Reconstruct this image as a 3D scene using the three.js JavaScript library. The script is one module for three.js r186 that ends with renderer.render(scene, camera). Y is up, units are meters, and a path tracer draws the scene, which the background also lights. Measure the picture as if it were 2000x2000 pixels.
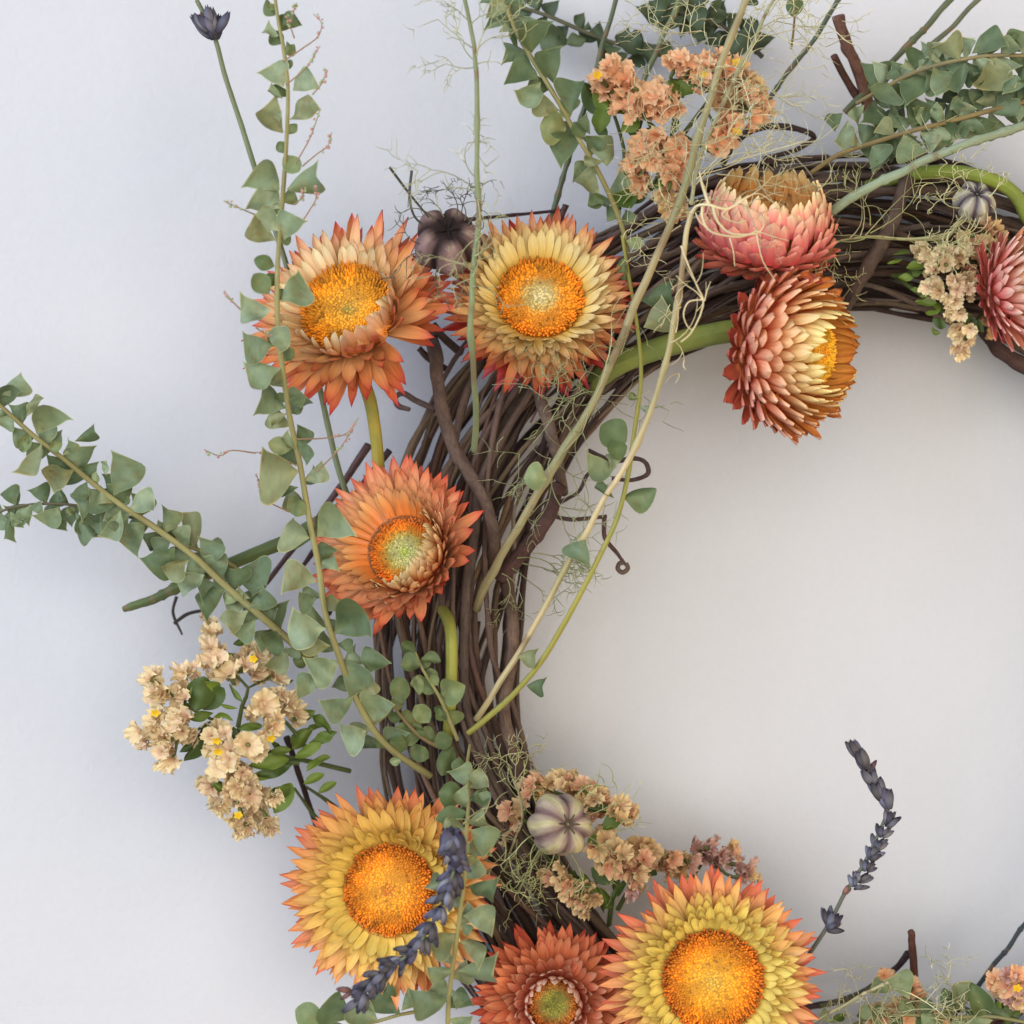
import * as THREE from 'three';
import { RectAreaLightUniformsLib } from 'three/addons/lights/RectAreaLightUniformsLib.js';

// ------------------------------------------------------------------ camera, light, exposure
const D = 0.75, HALF = 0.155;                       // camera distance from the wall, half height of the view at the wall
const scene = new THREE.Scene();
const camera = new THREE.PerspectiveCamera(2 * Math.atan(HALF / D) * 180 / Math.PI, 1, 0.02, 20);
camera.position.set(0, 0, D); camera.lookAt(0, 0, 0);
camera.focus = D - 0.06; camera.userData.fStop = 11;
const renderer = new THREE.WebGLRenderer({ antialias: true });
renderer.toneMapping = THREE.LinearToneMapping;
renderer.toneMappingExposure = 1;
renderer.shadowMap.enabled = true;
RectAreaLightUniformsLib.init();
scene.background = new THREE.Color(0x000000);
function area(name, color, intensity, w, h, from, to) {
  const l = new THREE.RectAreaLight(color, intensity, w, h);
  l.name = name; l.position.set(...from); scene.add(l); l.lookAt(...to); return l;
}
const lin = (r, g, b) => new THREE.Color().setRGB(r, g, b);
area('window_light', lin(0.82, 0.95, 1.26), 4.7, 1.3, 1.3, [-1.25, 0.5, 0.95], [0, 0, 0]);      // cool daylight window on the left
area('lamp_light', lin(1.22, 0.97, 0.7), 6.6, 0.6, 0.6, [1.05, -0.5, 0.72], [0.05, 0, 0]);     // weaker warm lamp on the right
area('room_light', lin(1.0, 0.98, 0.96), 4.0, 2.4, 2.0, [0.0, 0.15, 2.2], [0, 0, 0]);             // the pale room behind the camera

// ------------------------------------------------------------------ helpers
let seed = 7;
const rnd = () => { seed = (seed + 0x6D2B79F5) | 0; let t = Math.imul(seed ^ (seed >>> 15), 1 | seed); t = (t + Math.imul(t ^ (t >>> 7), 61 | t)) ^ t; return ((t ^ (t >>> 14)) >>> 0) / 4294967296; };
const rr = (a, b) => a + (b - a) * rnd();
const pick = (l) => l[Math.floor(rnd() * l.length)];
const V = (x, y, z) => new THREE.Vector3(x, y, z);
const lerp = (a, b, t) => a + (b - a) * t;
const clamp = (x, a = 0, b = 1) => Math.min(b, Math.max(a, x));
const smooth = (a, b, x) => { const t = clamp((x - a) / (b - a)); return t * t * (3 - 2 * t); };
const sc = (z) => (D - z) * HALF / D / 1000;            // metres per photo pixel at height z above the wall
const at = (x, y, z) => V((x - 1000) * sc(z), (1000 - y) * sc(z), z);
const ALB = 1.05;                                        // photo colour under this light -> colour of the thing
const C = (h, k = ALB) => { const c = new THREE.Color(h); const m = Math.max(c.r, c.g, c.b) * k; c.multiplyScalar(m > 0.86 ? k * 0.86 / m : k); return c; };
const mixC = (a, b, t) => a.clone().lerp(b, clamp(t));
const ramp = (list, t) => { const n = list.length - 1, i = Math.min(n - 1, Math.floor(clamp(t) * n)); return mixC(list[i], list[i + 1], clamp(t) * n - i); };
const hash = (x, y) => { let h = Math.imul(x | 0, 374761393) + Math.imul(y | 0, 668265263); h = Math.imul(h ^ (h >>> 13), 1274126177); return ((h ^ (h >>> 16)) >>> 0) / 4294967296; };
const vnoise = (x, y) => { const i = Math.floor(x), j = Math.floor(y), u = x - i, v = y - j, a = u * u * (3 - 2 * u), b = v * v * (3 - 2 * v); return lerp(lerp(hash(i, j), hash(i + 1, j), a), lerp(hash(i, j + 1), hash(i + 1, j + 1), a), b); };

class MB {                                               // collects triangles of one mesh
  constructor() { this.p = []; this.c = []; this.u = []; this.i = []; }
  get n() { return this.p.length / 3; }
  v(q, col, u = 0, v = 0) { this.p.push(q.x, q.y, q.z); this.c.push(col.r, col.g, col.b); this.u.push(u, v); return this.n - 1; }
  quad(a, b, c, d) { this.i.push(a, b, c, a, c, d); }
  geo(origin) {
    const g = new THREE.BufferGeometry();
    g.setAttribute('position', new THREE.BufferAttribute(new Float32Array(this.p), 3));
    g.setAttribute('color', new THREE.BufferAttribute(new Float32Array(this.c), 3));
    g.setAttribute('uv', new THREE.BufferAttribute(new Float32Array(this.u), 2));
    g.setIndex(this.i);
    if (origin) g.translate(-origin.x, -origin.y, -origin.z);
    g.computeVertexNormals();
    return g;
  }
}
// a tapered, slightly irregular rod along points; rad(t) and col(t) vary along it
function rod(mb, pts, rad, col, sides = 7, segs, knob = 0) {
  const curve = pts.length > 2 ? new THREE.CatmullRomCurve3(pts, false, 'centripetal') : new THREE.LineCurve3(pts[0], pts[1]);
  const len = curve.getLength();
  segs = segs ?? Math.max(2, Math.ceil(len / 0.0035));
  const cs = typeof col === 'function' ? col : () => col, rs = typeof rad === 'function' ? rad : () => rad;
  let nrm = null, prev = null; const start = mb.n, ph = rnd() * 99;
  for (let s = 0; s <= segs; s++) {
    const t = s / segs, p = curve.getPoint(t), tan = curve.getTangent(t);
    if (!nrm) { nrm = V(0, 0, 1); if (Math.abs(tan.z) > 0.9) nrm = V(1, 0, 0); }
    nrm = nrm.clone().addScaledVector(tan, -nrm.dot(tan)).normalize();
    const bi = tan.clone().cross(nrm);
    const r0 = rs(t), c0 = cs(t);
    for (let k = 0; k <= sides; k++) {
      const a = k / sides * Math.PI * 2, wob = knob ? 1 + knob * (vnoise(t * len * 260 + ph, (k % sides) * 1.7 + ph) - 0.5) : 1;
      mb.v(p.clone().addScaledVector(nrm, Math.cos(a) * r0 * wob).addScaledVector(bi, Math.sin(a) * r0 * wob), c0, t * len / 0.02, k / sides);
    }
  }
  const w = sides + 1;
  for (let s = 0; s < segs; s++) for (let k = 0; k < sides; k++) { const a = start + s * w + k; mb.quad(a, a + 1, a + w + 1, a + w); }
  for (const [row, t] of [[0, 0], [segs, 1]]) {
    const c = mb.v(curve.getPoint(t), cs(t).clone().multiplyScalar(1.15), t * len / 0.02, 0.5), b = start + row * w;
    for (let k = 0; k < sides; k++) t ? mb.i.push(b + k, b + k + 1, c) : mb.i.push(b + k + 1, b + k, c);
  }
}
const taken = {};
const numbered = (n) => { taken[n] = (taken[n] ?? -1) + 1; return taken[n] ? n + '_' + String(taken[n]).padStart(3, '0') : n; };
function thing(name, label, category, pos, group) {
  const o = new THREE.Group(); o.name = numbered(name); o.position.copy(pos); scene.add(o);
  o.userData = { label, category }; if (group) o.userData.group = group;
  return o;
}
function part(name, geo, mat, parent, extra) {
  const m = new THREE.Mesh(geo, mat); m.name = name; m.castShadow = m.receiveShadow = true; parent.add(m);
  if (extra) Object.assign(m.userData, extra);
  return m;
}
const STUFF = { kind: 'stuff' };

// ------------------------------------------------------------------ textures and materials
function heightTex(w, h, f, rx = 1, ry = 1) {
  const d = new Uint8Array(w * h * 4);
  for (let y = 0; y < h; y++) for (let x = 0; x < w; x++) { const q = clamp(f(x, y)) * 255, o = (y * w + x) * 4; d[o] = d[o + 1] = d[o + 2] = q; d[o + 3] = 255; }
  const t = new THREE.DataTexture(d, w, h); t.wrapS = t.wrapT = THREE.RepeatWrapping; t.magFilter = THREE.LinearFilter; t.minFilter = THREE.LinearMipmapLinearFilter; t.generateMipmaps = true; t.repeat.set(rx, ry); t.needsUpdate = true; return t;
}
const barkTex = heightTex(256, 64, (x, y) => 0.45 * vnoise(x / 22, y / 3) + 0.35 * vnoise(x / 6 + 40, y / 2.2) + 0.2 * hash(x, y));
const fibreTex = heightTex(64, 64, (x, y) => 0.7 * vnoise(x / 2.6, y / 30) + 0.3 * vnoise(x / 1.3 + 9, y / 12));
const leafTex = heightTex(128, 128, (x, y) => 0.6 * vnoise(x / 9, y / 9) + 0.4 * hash(x, y));
const wallTex = heightTex(512, 512, (x, y) => 0.4 * vnoise(x / 26, y / 26) + 0.3 * vnoise(x / 9, y / 7) + 0.3 * vnoise(x / 3, y / 3));
const toneTex = (w, h, lo, f) => { const t = heightTex(w, h, (x, y) => lo + (1 - lo) * f(x, y)); t.colorSpace = THREE.NoColorSpace; return t; };
const fibreTone = toneTex(64, 128, .78, (x, y) => .65 * vnoise(x / 2.2, y / 40) + .35 * vnoise(x / 7, y / 14 + 30));
const leafTone = toneTex(128, 128, .76, (x, y) => .5 * vnoise(x / 14, y / 14) + .3 * vnoise(x / 4, y / 4 + 50) + .2 * hash(x, y));
const barkTone = toneTex(256, 64, .45, (x, y) => clamp(.55 * vnoise(x / 24, y / 4) + .35 * vnoise(x / 5, y / 3 + 20) + .2 * hash(x, y) + (hash(x >> 2, y >> 1) > .985 ? .5 : 0)));
const wallTone = toneTex(512, 512, .94, (x, y) => .5 * hash(x, y) + .3 * vnoise(x / 5, y / 5) + .2 * vnoise(x / 60, y / 60));
const std = (o) => new THREE.MeshPhysicalMaterial({ vertexColors: true, side: THREE.DoubleSide, ...o });
const petalMat = std({ roughness: 0.42, transmission: 0.1, specularIntensity: 0.7, map: fibreTone, bumpMap: fibreTex, bumpScale: 0.00003 });
const discMat = std({ roughness: 0.75 });
const stemMat = std({ map: leafTone, roughness: 0.65, bumpMap: barkTex, bumpScale: 0.00004, specularIntensity: 0.6 });
const barkMats = ['#ffffff', '#f2e6e2', '#ffe9da', '#e2d8d6'].map((c) => std({ color: new THREE.Color(c), roughness: 0.82, map: barkTone, bumpMap: barkTex, bumpScale: 0.00014, specularIntensity: 0.5 }));
const leafMats = ['#f8fcec', '#e2e8ce', '#c6d2bc', '#aab898', '#ece4c4'].map((c) => std({ color: new THREE.Color(c), roughness: 0.62, transmission: 0.14, map: leafTone, bumpMap: leafTex, bumpScale: 0.00002, specularIntensity: 0.55 }));
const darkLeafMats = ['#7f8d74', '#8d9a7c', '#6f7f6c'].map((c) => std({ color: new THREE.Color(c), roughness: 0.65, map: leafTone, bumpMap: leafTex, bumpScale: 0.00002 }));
const paperMat = std({ roughness: 0.8, transmission: 0.18, map: leafTone, specularIntensity: 0.4 });
const threadMat = std({ roughness: 0.7, specularIntensity: 0.5 });
const budMat = std({ roughness: 0.85, specularIntensity: 0.4, bumpMap: fibreTex, bumpScale: 0.00005 });
const podMat = std({ roughness: 0.8, specularIntensity: .4, map: leafTone, bumpMap: leafTex, bumpScale: 0.0003 });

// ------------------------------------------------------------------ the wall
{
  const g = new THREE.BoxGeometry(3, 3, 0.06); const uv = g.attributes.uv;
  for (let i = 0; i < uv.count; i++) uv.setXY(i, uv.getX(i) * 20, uv.getY(i) * 20);
  const m = new THREE.Mesh(g, new THREE.MeshStandardMaterial({ color: lin(0.525, 0.522, 0.516), roughness: 0.9, map: wallTone, bumpMap: wallTex, bumpScale: 0.00018 }));
  m.name = 'wall'; m.position.z = -0.03; m.receiveShadow = true; m.castShadow = true; m.userData = { kind: 'structure', label: 'plain off white wall behind the wreath', category: 'wall' }; scene.add(m);
}

// ------------------------------------------------------------------ the vine ring
const RC = { x: 1680, y: 1290, a: 825, b: 838, h: 150, zc: 0.024, d: 0.019 };
const ringAt = (th, rho, zeta) => { const z = RC.zc + zeta, c = Math.cos(th), s = Math.sin(th); return at(RC.x + (RC.a + rho) * c, RC.y - ((s < 0 ? 900 : RC.b) + rho) * s, Math.max(0.003, z)); };
const ringO = at(1560, 1290, 0);
const wreath = thing('vine_wreath', 'brown grapevine wreath ring of twisted vines against the white wall', 'wreath', ringO);
const vineCols = ['#4a3a32', '#5c4a40', '#6e5c50', '#3c2e29', '#7d6c5c', '#56463f', '#665040', '#8a7666', '#75605a', '#9c8a76', '#8c7a5e'].map((h) => C(h, .95));
for (let k = 0; k < 124; k++) {
  const th0 = rr(0, Math.PI * 2), span = rr(2.2, 5.2), ph0 = rr(0, Math.PI * 2), tw = (rnd() < .3 ? rr(1.1, 2.2) : rr(.2, 1)) * (rnd() < 0.75 ? 1 : -1);
  const mag = k < 84 ? rr(0.72, 1.0) : rr(0.15, 0.75), n = Math.ceil(span * 9), pts = [], s1 = rr(0, 50), px = rr(2.8, 7.6) * (rnd() < 0.16 ? 1.7 : 1);
  for (let i = 0; i <= n; i++) {
    const th = th0 + span * i / n, ph = ph0 + tw * (th - th0), w = mag + 0.22 * (vnoise(th * 3 + s1, k) - 0.5);
    let rho = RC.h * w * Math.cos(ph) + 26 * (vnoise(th * 5 + s1, k + 200) - 0.5) + 9 * (vnoise(th * 17 + s1, k + 300) - .5);
    if (i < 2 || i > n - 2) rho *= 1.05;
    pts.push(ringAt(th, rho, RC.d * w * Math.sin(ph)));
  }
  const base = pick(vineCols), base2 = mixC(base, pick(vineCols), 0.6), mb = new MB(), r0 = px * sc(0.03);
  rod(mb, pts, (t) => r0 * (0.72 + 0.5 * vnoise(t * 22 + k, 3) + .35 * Math.pow(vnoise(t * 70 + k, 9), 6)) * (1 - 0.35 * t), (t) => mixC(base, base2, vnoise(t * 30, k)), 8, Math.ceil(span * 26), 0.28);
  part('vine', mb.geo(ringO), barkMats[k % 4], wreath);
}
const vineLine = (pts, px, hex, name = 'vine', px1 = px) => { const mb = new MB(), c = C(hex, .92), c2 = c.clone().multiplyScalar(1.4); rod(mb, pts.map((p) => at(...p)), (t) => lerp(px, px1, t) * sc(0.04), (t) => mixC(c, c2, vnoise(t * 26 + px, px)), 10, Math.max(14, pts.length * 14), 0.5); part(name, mb.geo(ringO), barkMats[1], wreath); };
// binding vines wrapped round the bundle
vineLine([[830, 640, .012], [850, 690, .035], [858, 770, .045], [890, 880, .049], [945, 975, .05], [965, 1060, .048], [955, 1120, .03]], 13.5, '#6c5c50', 'binding_vine', 12);
vineLine([[1030, 690, .02], [1048, 750, .044], [1068, 820, .049], [1085, 880, .047], [1100, 960, .03]], 12, '#75665a', 'binding_vine', 11);
vineLine([[1800, 300, .02], [1770, 360, .045], [1735, 450, .048], [1690, 530, .045], [1650, 600, .03], [1640, 630, .012]], 14, '#65564a', 'binding_vine', 14);
vineLine([[985, 1120, .034], [1000, 1200, .046], [1000, 1290, .047], [985, 1380, .045], [1000, 1460, .042], [1035, 1560, .035]], 12, '#6e5e50', 'vine', 13);
vineLine([[1090, 950, .04], [1070, 1010, .047], [1030, 1065, .046], [975, 1130, .04]], 15, '#5a443e');
vineLine([[720, 870, .03], [640, 985, .02], [520, 1140, .016]], 8, '#5d4a48', 'vine', 5);
vineLine([[760, 880, .03], [660, 1010, .022], [560, 1150, .016]], 7, '#4c3a3a', 'vine', 5);
vineLine([[790, 930, .03], [700, 1060, .02], [640, 1200, .014]], 7, '#57443f', 'vine', 6);
vineLine([[560, 1440, .03], [600, 1560, .02], [640, 1680, .014]], 6, '#4a3a38', 'vine', 5);
// tendrils and snapped twig ends
vineLine([[1085, 985, .03], [1130, 960, .034], [1150, 925, .036], [1190, 905, .038]], 4, '#564640', 'tendril', 3);
vineLine([[1150, 880, .034], [1200, 900, .038], [1240, 895, .04], [1262, 905, .04], [1265, 925, .04], [1235, 938, .04], [1195, 935, .04]], 5, '#54443e', 'tendril', 4);
vineLine([[1070, 1005, .03], [1110, 1014, .032], [1150, 1012, .034], [1185, 1008, .035]], 4.5, '#5e4c44', 'tendril', 4);
vineLine([[1180, 1008, .035], [1182, 1050, .036], [1205, 1080, .037], [1222, 1103, .037]], 5, '#5f463f', 'tendril', 3.5);
vineLine([[1222, 1100, .037], [1226, 1110, .037], [1216, 1118, .037], [1206, 1110, .037], [1211, 1100, .037], [1220, 1099, .037]], 4.5, '#6a5a4c', 'tendril', 4);
vineLine([[1410, 320, .02], [1440, 275, .026], [1490, 248, .03], [1550, 250, .03], [1590, 268, .028], [1560, 290, .026], [1490, 310, .024]], 6.5, '#4b3f3c', 'tendril', 5);
vineLine([[1636, 32, .04], [1655, 90, .036], [1680, 150, .03], [1700, 230, .024]], 12, '#7a5a4c', 'twig', 13);
vineLine([[1628, 110, .036], [1650, 150, .03], [1678, 195, .026]], 7, '#5d4238', 'twig', 8);
vineLine([[1780, 1820, .04], [1782, 1860, .034], [1790, 1950, .02]], 7, '#6a4a3c', 'twig', 8);
vineLine([[1775, 1862, .03], [1745, 1895, .022], [1690, 1935, .016], [1640, 1955, .016], [1560, 1970, .018]], 7, '#43383a', 'twig', 6);
vineLine([[345, 1165, .02], [338, 1195, .02], [356, 1240, .02]], 4, '#44413c', 'twig', 2);
vineLine([[340, 1218, .02], [365, 1200, .02], [410, 1190, .024]], 4, '#44413c', 'twig', 3);
vineLine([[905, 430, .03], [1100, 410, .03]], 4, '#463432', 'twig', 3);
vineLine([[1105, 400, .03], [1095, 440, .03], [1120, 480, .03]], 7, '#54423e', 'twig', 6);
vineLine([[1920, 640, .03], [1960, 690, .034], [2030, 730, .03]], 15, '#5b4740', 'vine', 15);
vineLine([[1690, 590, .02], [1760, 600, .026], [1840, 620, .02]], 5, '#4c3a36', 'vine', 5);
vineLine([[850, 800, .03], [812, 782, .028], [786, 768, .028], [772, 776, .028], [778, 792, .029], [800, 800, .03]], 6, '#6b5b54', 'tendril', 5);
vineLine([[870, 720, .02], [838, 700, .024], [818, 680, .024]], 7, '#5f5048', 'twig', 6);
vineLine([[900, 690, .02], [862, 655, .026], [846, 632, .026]], 8, '#6b5b54', 'twig', 7);

// ------------------------------------------------------------------ strawflowers
// one bract: a cupped, pointed scale built as a thin closed shell; inner and outer faces have colours of their own
const PN = 7, PA = [-1, -0.55, 0, 0.55, 1];
function bractGeo(len, wid, curl, cup, point, cin, cout) {
  const mb = new MB(), th = Math.min(len, wid) * 0.03, wprof = (t) => (0.42 + 0.58 * Math.pow(Math.sin(Math.PI * clamp(t * 0.62 + 0.18)), 1.2)) * Math.pow(clamp(1 - Math.pow(t, point)), point > 5.8 ? 0.5 : 0.62);
  const sway = rr(-0.1, 0.1), tint = rr(0.88, 1.1), tw = rr(-0.2, 0.2);
  for (const side of [1, -1]) {
    const s0 = mb.n;
    for (let i = 0; i < PN; i++) {
      const t = i / (PN - 1), a = curl * t, px = len * (Math.abs(curl) < 1e-3 ? t : Math.sin(a) / curl), pz = len * (Math.abs(curl) < 1e-3 ? 0 : (1 - Math.cos(a)) / curl), w = wid * 0.5 * Math.max(0.02, wprof(t));
      PA.forEach((q) => {
        const crest = cup * wid * q * q * (0.4 + 0.6 * Math.sin(Math.PI * Math.min(t, 0.9))) + tw * q * w * t;
        const list = side > 0 ? cin : cout, c = ramp(list, clamp(t + 0.05 * (vnoise(q * 7 + len * 9e4, t * 5) - 0.5))).multiplyScalar(tint * (0.94 + 0.12 * vnoise(q * 5 + 3, t * 2)));
        const ca = Math.cos(a), sa = Math.sin(a), h = crest + side * th * 0.5;
        mb.v(V(px - sa * h, q * w + sway * len * t * t, pz + ca * h), c, q * 0.5 + 0.5, t);
      });
    }
    const m = PA.length;
    for (let i = 0; i < PN - 1; i++) for (let j = 0; j < m - 1; j++) { const b = s0 + i * m + j; side > 0 ? mb.quad(b, b + m, b + m + 1, b + 1) : mb.quad(b, b + 1, b + m + 1, b + m); }
  }
  return mb.geo();
}
function discGeo(R, h, N, cols0, fringe, dents) {
  const cols = cols0.map((c) => { const k = c.clone(); k.g = Math.min(.86, k.g * 1.04); return k; });
  const dome = new MB(), fl = new MB(), nr = 8, na = 28, hz = (q) => h * (1 - q * q) - (dents ?? 0) * Math.exp(-q * q * 9) * R;
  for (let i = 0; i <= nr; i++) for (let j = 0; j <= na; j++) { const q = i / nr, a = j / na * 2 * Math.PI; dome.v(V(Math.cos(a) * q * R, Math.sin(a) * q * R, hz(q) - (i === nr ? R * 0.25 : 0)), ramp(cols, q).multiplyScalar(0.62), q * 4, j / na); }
  for (let i = 0; i < nr; i++) for (let j = 0; j < na; j++) { const b = i * (na + 1) + j; dome.quad(b, b + na + 1, b + na + 2, b + 1); }
  N = Math.round(N * 1.7); const size = R * 1.75 / Math.sqrt(N);
  for (let k = 0; k < N; k++) {
    const q = Math.sqrt((k + 0.5) / N), a = k * 2.39996, rim = smooth(0.62, 0.98, q);
    const p = V(Math.cos(a) * q * R + rr(-.42, .42) * size, Math.sin(a) * q * R + rr(-.42, .42) * size, hz(q));
    const up = V(Math.cos(a) * q * 0.7, Math.sin(a) * q * 0.7, 1).addScaledVector(V(rr(-1, 1), rr(-1, 1), 0), 0.2).normalize(), x = V(1, 0, 0).cross(up).normalize(), y = up.clone().cross(x);
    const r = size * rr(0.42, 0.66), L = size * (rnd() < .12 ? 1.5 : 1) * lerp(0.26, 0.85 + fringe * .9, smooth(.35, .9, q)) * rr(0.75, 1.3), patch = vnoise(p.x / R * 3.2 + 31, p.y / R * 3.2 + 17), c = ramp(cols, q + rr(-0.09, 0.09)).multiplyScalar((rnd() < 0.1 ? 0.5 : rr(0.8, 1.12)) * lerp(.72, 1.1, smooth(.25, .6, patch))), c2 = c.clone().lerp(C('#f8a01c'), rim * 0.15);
    const s0 = fl.n;
    for (const [f, e, cc] of [[1, -0.2, c], [0.95, 0.5, c], [0.5, 1, c2]]) for (let j = 0; j < 5; j++) { const b = j / 5 * 2 * Math.PI + k; fl.v(p.clone().addScaledVector(up, e * L).addScaledVector(x, Math.cos(b) * r * f).addScaledVector(y, Math.sin(b) * r * f), cc); }
    const tip = fl.v(p.clone().addScaledVector(up, L * 1.12), c2);
    for (let ring = 0; ring < 2; ring++) for (let j = 0; j < 5; j++) { const b = s0 + ring * 5, n = (j + 1) % 5; fl.quad(b + j, b + n, b + 5 + n, b + 5 + j); }
    for (let j = 0; j < 5; j++) fl.i.push(s0 + 10 + j, s0 + 10 + (j + 1) % 5, tip);
  }
  return [dome.geo(), fl.geo()];
}
// spec lengths in photo pixels; rows run from the outermost (0) to the innermost (1)
function strawflower(label, x, y, z, axis, spin, o) {
  const s = sc(z), g = thing('strawflower', label, 'flower', at(x, y, z), 'dried strawflowers on the vine wreath');
  const up = V(...axis).normalize(), q = new THREE.Quaternion().setFromUnitVectors(V(0, 0, 1), up);
  q.multiply(new THREE.Quaternion().setFromAxisAngle(V(0, 0, 1), spin));
  const place = (m) => { m.position.applyQuaternion(q); m.quaternion.premultiply(q); };
  const deg = Math.PI / 180;
  let count = 0;
  for (let k = 0; k < o.rows; k++) {
    const t = o.rows > 1 ? k / (o.rows - 1) : 0, e = (key) => { const v = o[key]; return v.length === 2 ? lerp(v[0], v[1], t) : t < 0.5 ? lerp(v[0], v[1], t * 2) : lerp(v[1], v[2], t * 2 - 1); };
    const n = Math.round(e('n') * 1.14), L = e('len') * s, W = e('wid') * s * .86, cin = o.cin(t), cout = o.cout(t);
    const vars = Array.from({ length: 4 }, () => bractGeo(L * rr(0.92, 1.08), W * rr(0.9, 1.1), e('curl') * rr(0.8, 1.2), e('cup'), o.point, cin, cout));
    for (let j = 0; j < n; j++) {
      const az = (j + (k % 2) * 0.5 + rr(-0.3, 0.3)) / n * 2 * Math.PI + k * 0.37;
      if (o.skip && o.skip(az, t)) continue;
      const asym = o.asym ? o.asym[0] * Math.cos(az - o.asym[1]) * (o.asym[2] ? lerp(1, o.asym[2], t) : 1) : 0;
      const el = (e('el') + asym + rr(-1, 1) * (o.messy ?? 4)) * deg;
      const m = part('petal', pick(vars), petalMat, g), r = e('r') * s, zz = e('z') * s;
      m.position.set(Math.cos(az) * r, Math.sin(az) * r, zz);
      const b = new THREE.Matrix4(), dir = V(Math.cos(az) * Math.cos(el), Math.sin(az) * Math.cos(el), Math.sin(el)), tang = V(-Math.sin(az), Math.cos(az), 0), nor = dir.clone().cross(tang);
      b.makeBasis(dir, tang, nor); m.quaternion.setFromRotationMatrix(b);
      m.quaternion.multiply(new THREE.Quaternion().setFromAxisAngle(V(1, 0, 0), rr(-1, 1) * (o.roll ?? 0.12)));
      const f = rr(0.84, 1.14); m.scale.set(f, rr(0.8, 1.12), f);
      place(m); count++;
    }
  }
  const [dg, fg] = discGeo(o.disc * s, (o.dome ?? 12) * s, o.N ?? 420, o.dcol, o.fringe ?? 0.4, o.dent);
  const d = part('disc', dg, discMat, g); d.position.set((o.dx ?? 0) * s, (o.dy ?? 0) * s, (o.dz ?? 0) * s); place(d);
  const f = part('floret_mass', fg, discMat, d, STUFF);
  const cup = new MB(), cb = o.cout(0)[0].clone().multiplyScalar(0.8);           // the closed green-brown base behind the bracts
  const R0 = (Array.isArray(o.r) ? Math.max(o.r[0], o.r[1] * 0.6) : 60) * s, zb = o.z[0] * s;
  for (let i = 0; i <= 6; i++) for (let j = 0; j <= 16; j++) { const a = j / 16 * 2 * Math.PI, tt = i / 6 * Math.PI / 2; cup.v(V(Math.cos(a) * Math.sin(tt) * R0, Math.sin(a) * Math.sin(tt) * R0, zb - Math.cos(tt) * R0 * 0.35), cb); }
  for (let i = 0; i < 6; i++) for (let j = 0; j < 16; j++) { const b = i * 17 + j; cup.quad(b, b + 1, b + 18, b + 17); }
  place(part('receptacle', cup.geo(), petalMat, g));
  if (o.stem) {
    const mb = new MB(), c = C(o.stemCol ?? '#8f9450'), c2 = C(o.stemCol2 ?? o.stemCol ?? '#7b8544');
    rod(mb, o.stem.map((p) => at(...p)), (t) => lerp(o.stemR ?? 12, (o.stemR ?? 12) * 0.9, t) * sc(0.04), (t) => mixC(c, c2, vnoise(t * 12, x)), 10, undefined, 0.1);
    part('stem', mb.geo(g.position), stemMat, g);
  }
  return g;
}
const PALE = new THREE.Color().setRGB(.86, .74, .5);
const H = (...l) => l.map((h) => { const c = new THREE.Color(h), y = .3 * c.r + .6 * c.g + .1 * c.b; const up = (v) => .9 * (1 - Math.pow(1 - Math.min(1, v * lerp(1, 1.12, smooth(.08, .3, y))), 1.5)); return c.setRGB(up(c.r), up(c.g), up(c.b)); });
const by = (t, lists) => { const n = lists.length - 1, i = Math.min(n - 1, Math.floor(t * n)), f = t * n - i; return lists[i].map((c, j) => mixC(c, lists[i + 1][j], f)); };
const orangeDisc = H('#a8743a', '#d8811c', '#ee8a10', '#f08c10', '#d2650c');

// F1: peach, sprawling, left of the pair at the top left
strawflower('peach strawflower with fringed orange centre and drooping red tipped lower petals, leftmost in upper row', 682, 612, .058, [-.12, .34, .93], 0, {
  rows: 6, n: [34, 34, 28], len: [150, 125, 62], wid: [35, 31, 23], el: [2, 26, 62], r: [62, 82, 92], z: [-34, -16, 0], curl: [-.25, .2, .55], cup: [.1, .18], point: 5, messy: 9, roll: .3, asym: [20, -0.75, 2.4],
  skip: (az, t) => t < .65 && Math.abs(((az + 0.62 + Math.PI * 9) % (2 * Math.PI)) - Math.PI) < .17,
  cin: (t) => by(t, [H('#e09a54', '#e49c5c', '#d8703c', '#a81c28'), H('#d89a5c', '#e2a468', '#de9050', '#c04430'), H('#b98250', '#dca468', '#ecc48c', '#f2d8a0')]),
  cout: (t) => by(t, [H('#d98044', '#d86c3c', '#c43430', '#980c1c'), H('#dc9050', '#dc7c44', '#d0583c', '#b02430'), H('#d88048', '#e09054', '#e8b880', '#f0d4a0')]),
  disc: 92, dome: 14, fringe: 1.1, N: 520, dcol: H('#8c7a30', '#dd8818', '#ee8c14', '#ee8810', '#d8700c'), dent: .16, dz: 6, dy: 8,
  stem: [[700, 720, .045], [722, 780, .047], [735, 860, .045], [742, 950, .042], [745, 1010, .03]], stemCol: '#a8923a', stemCol2: '#8f8a3c', stemR: 13,
});
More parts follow.
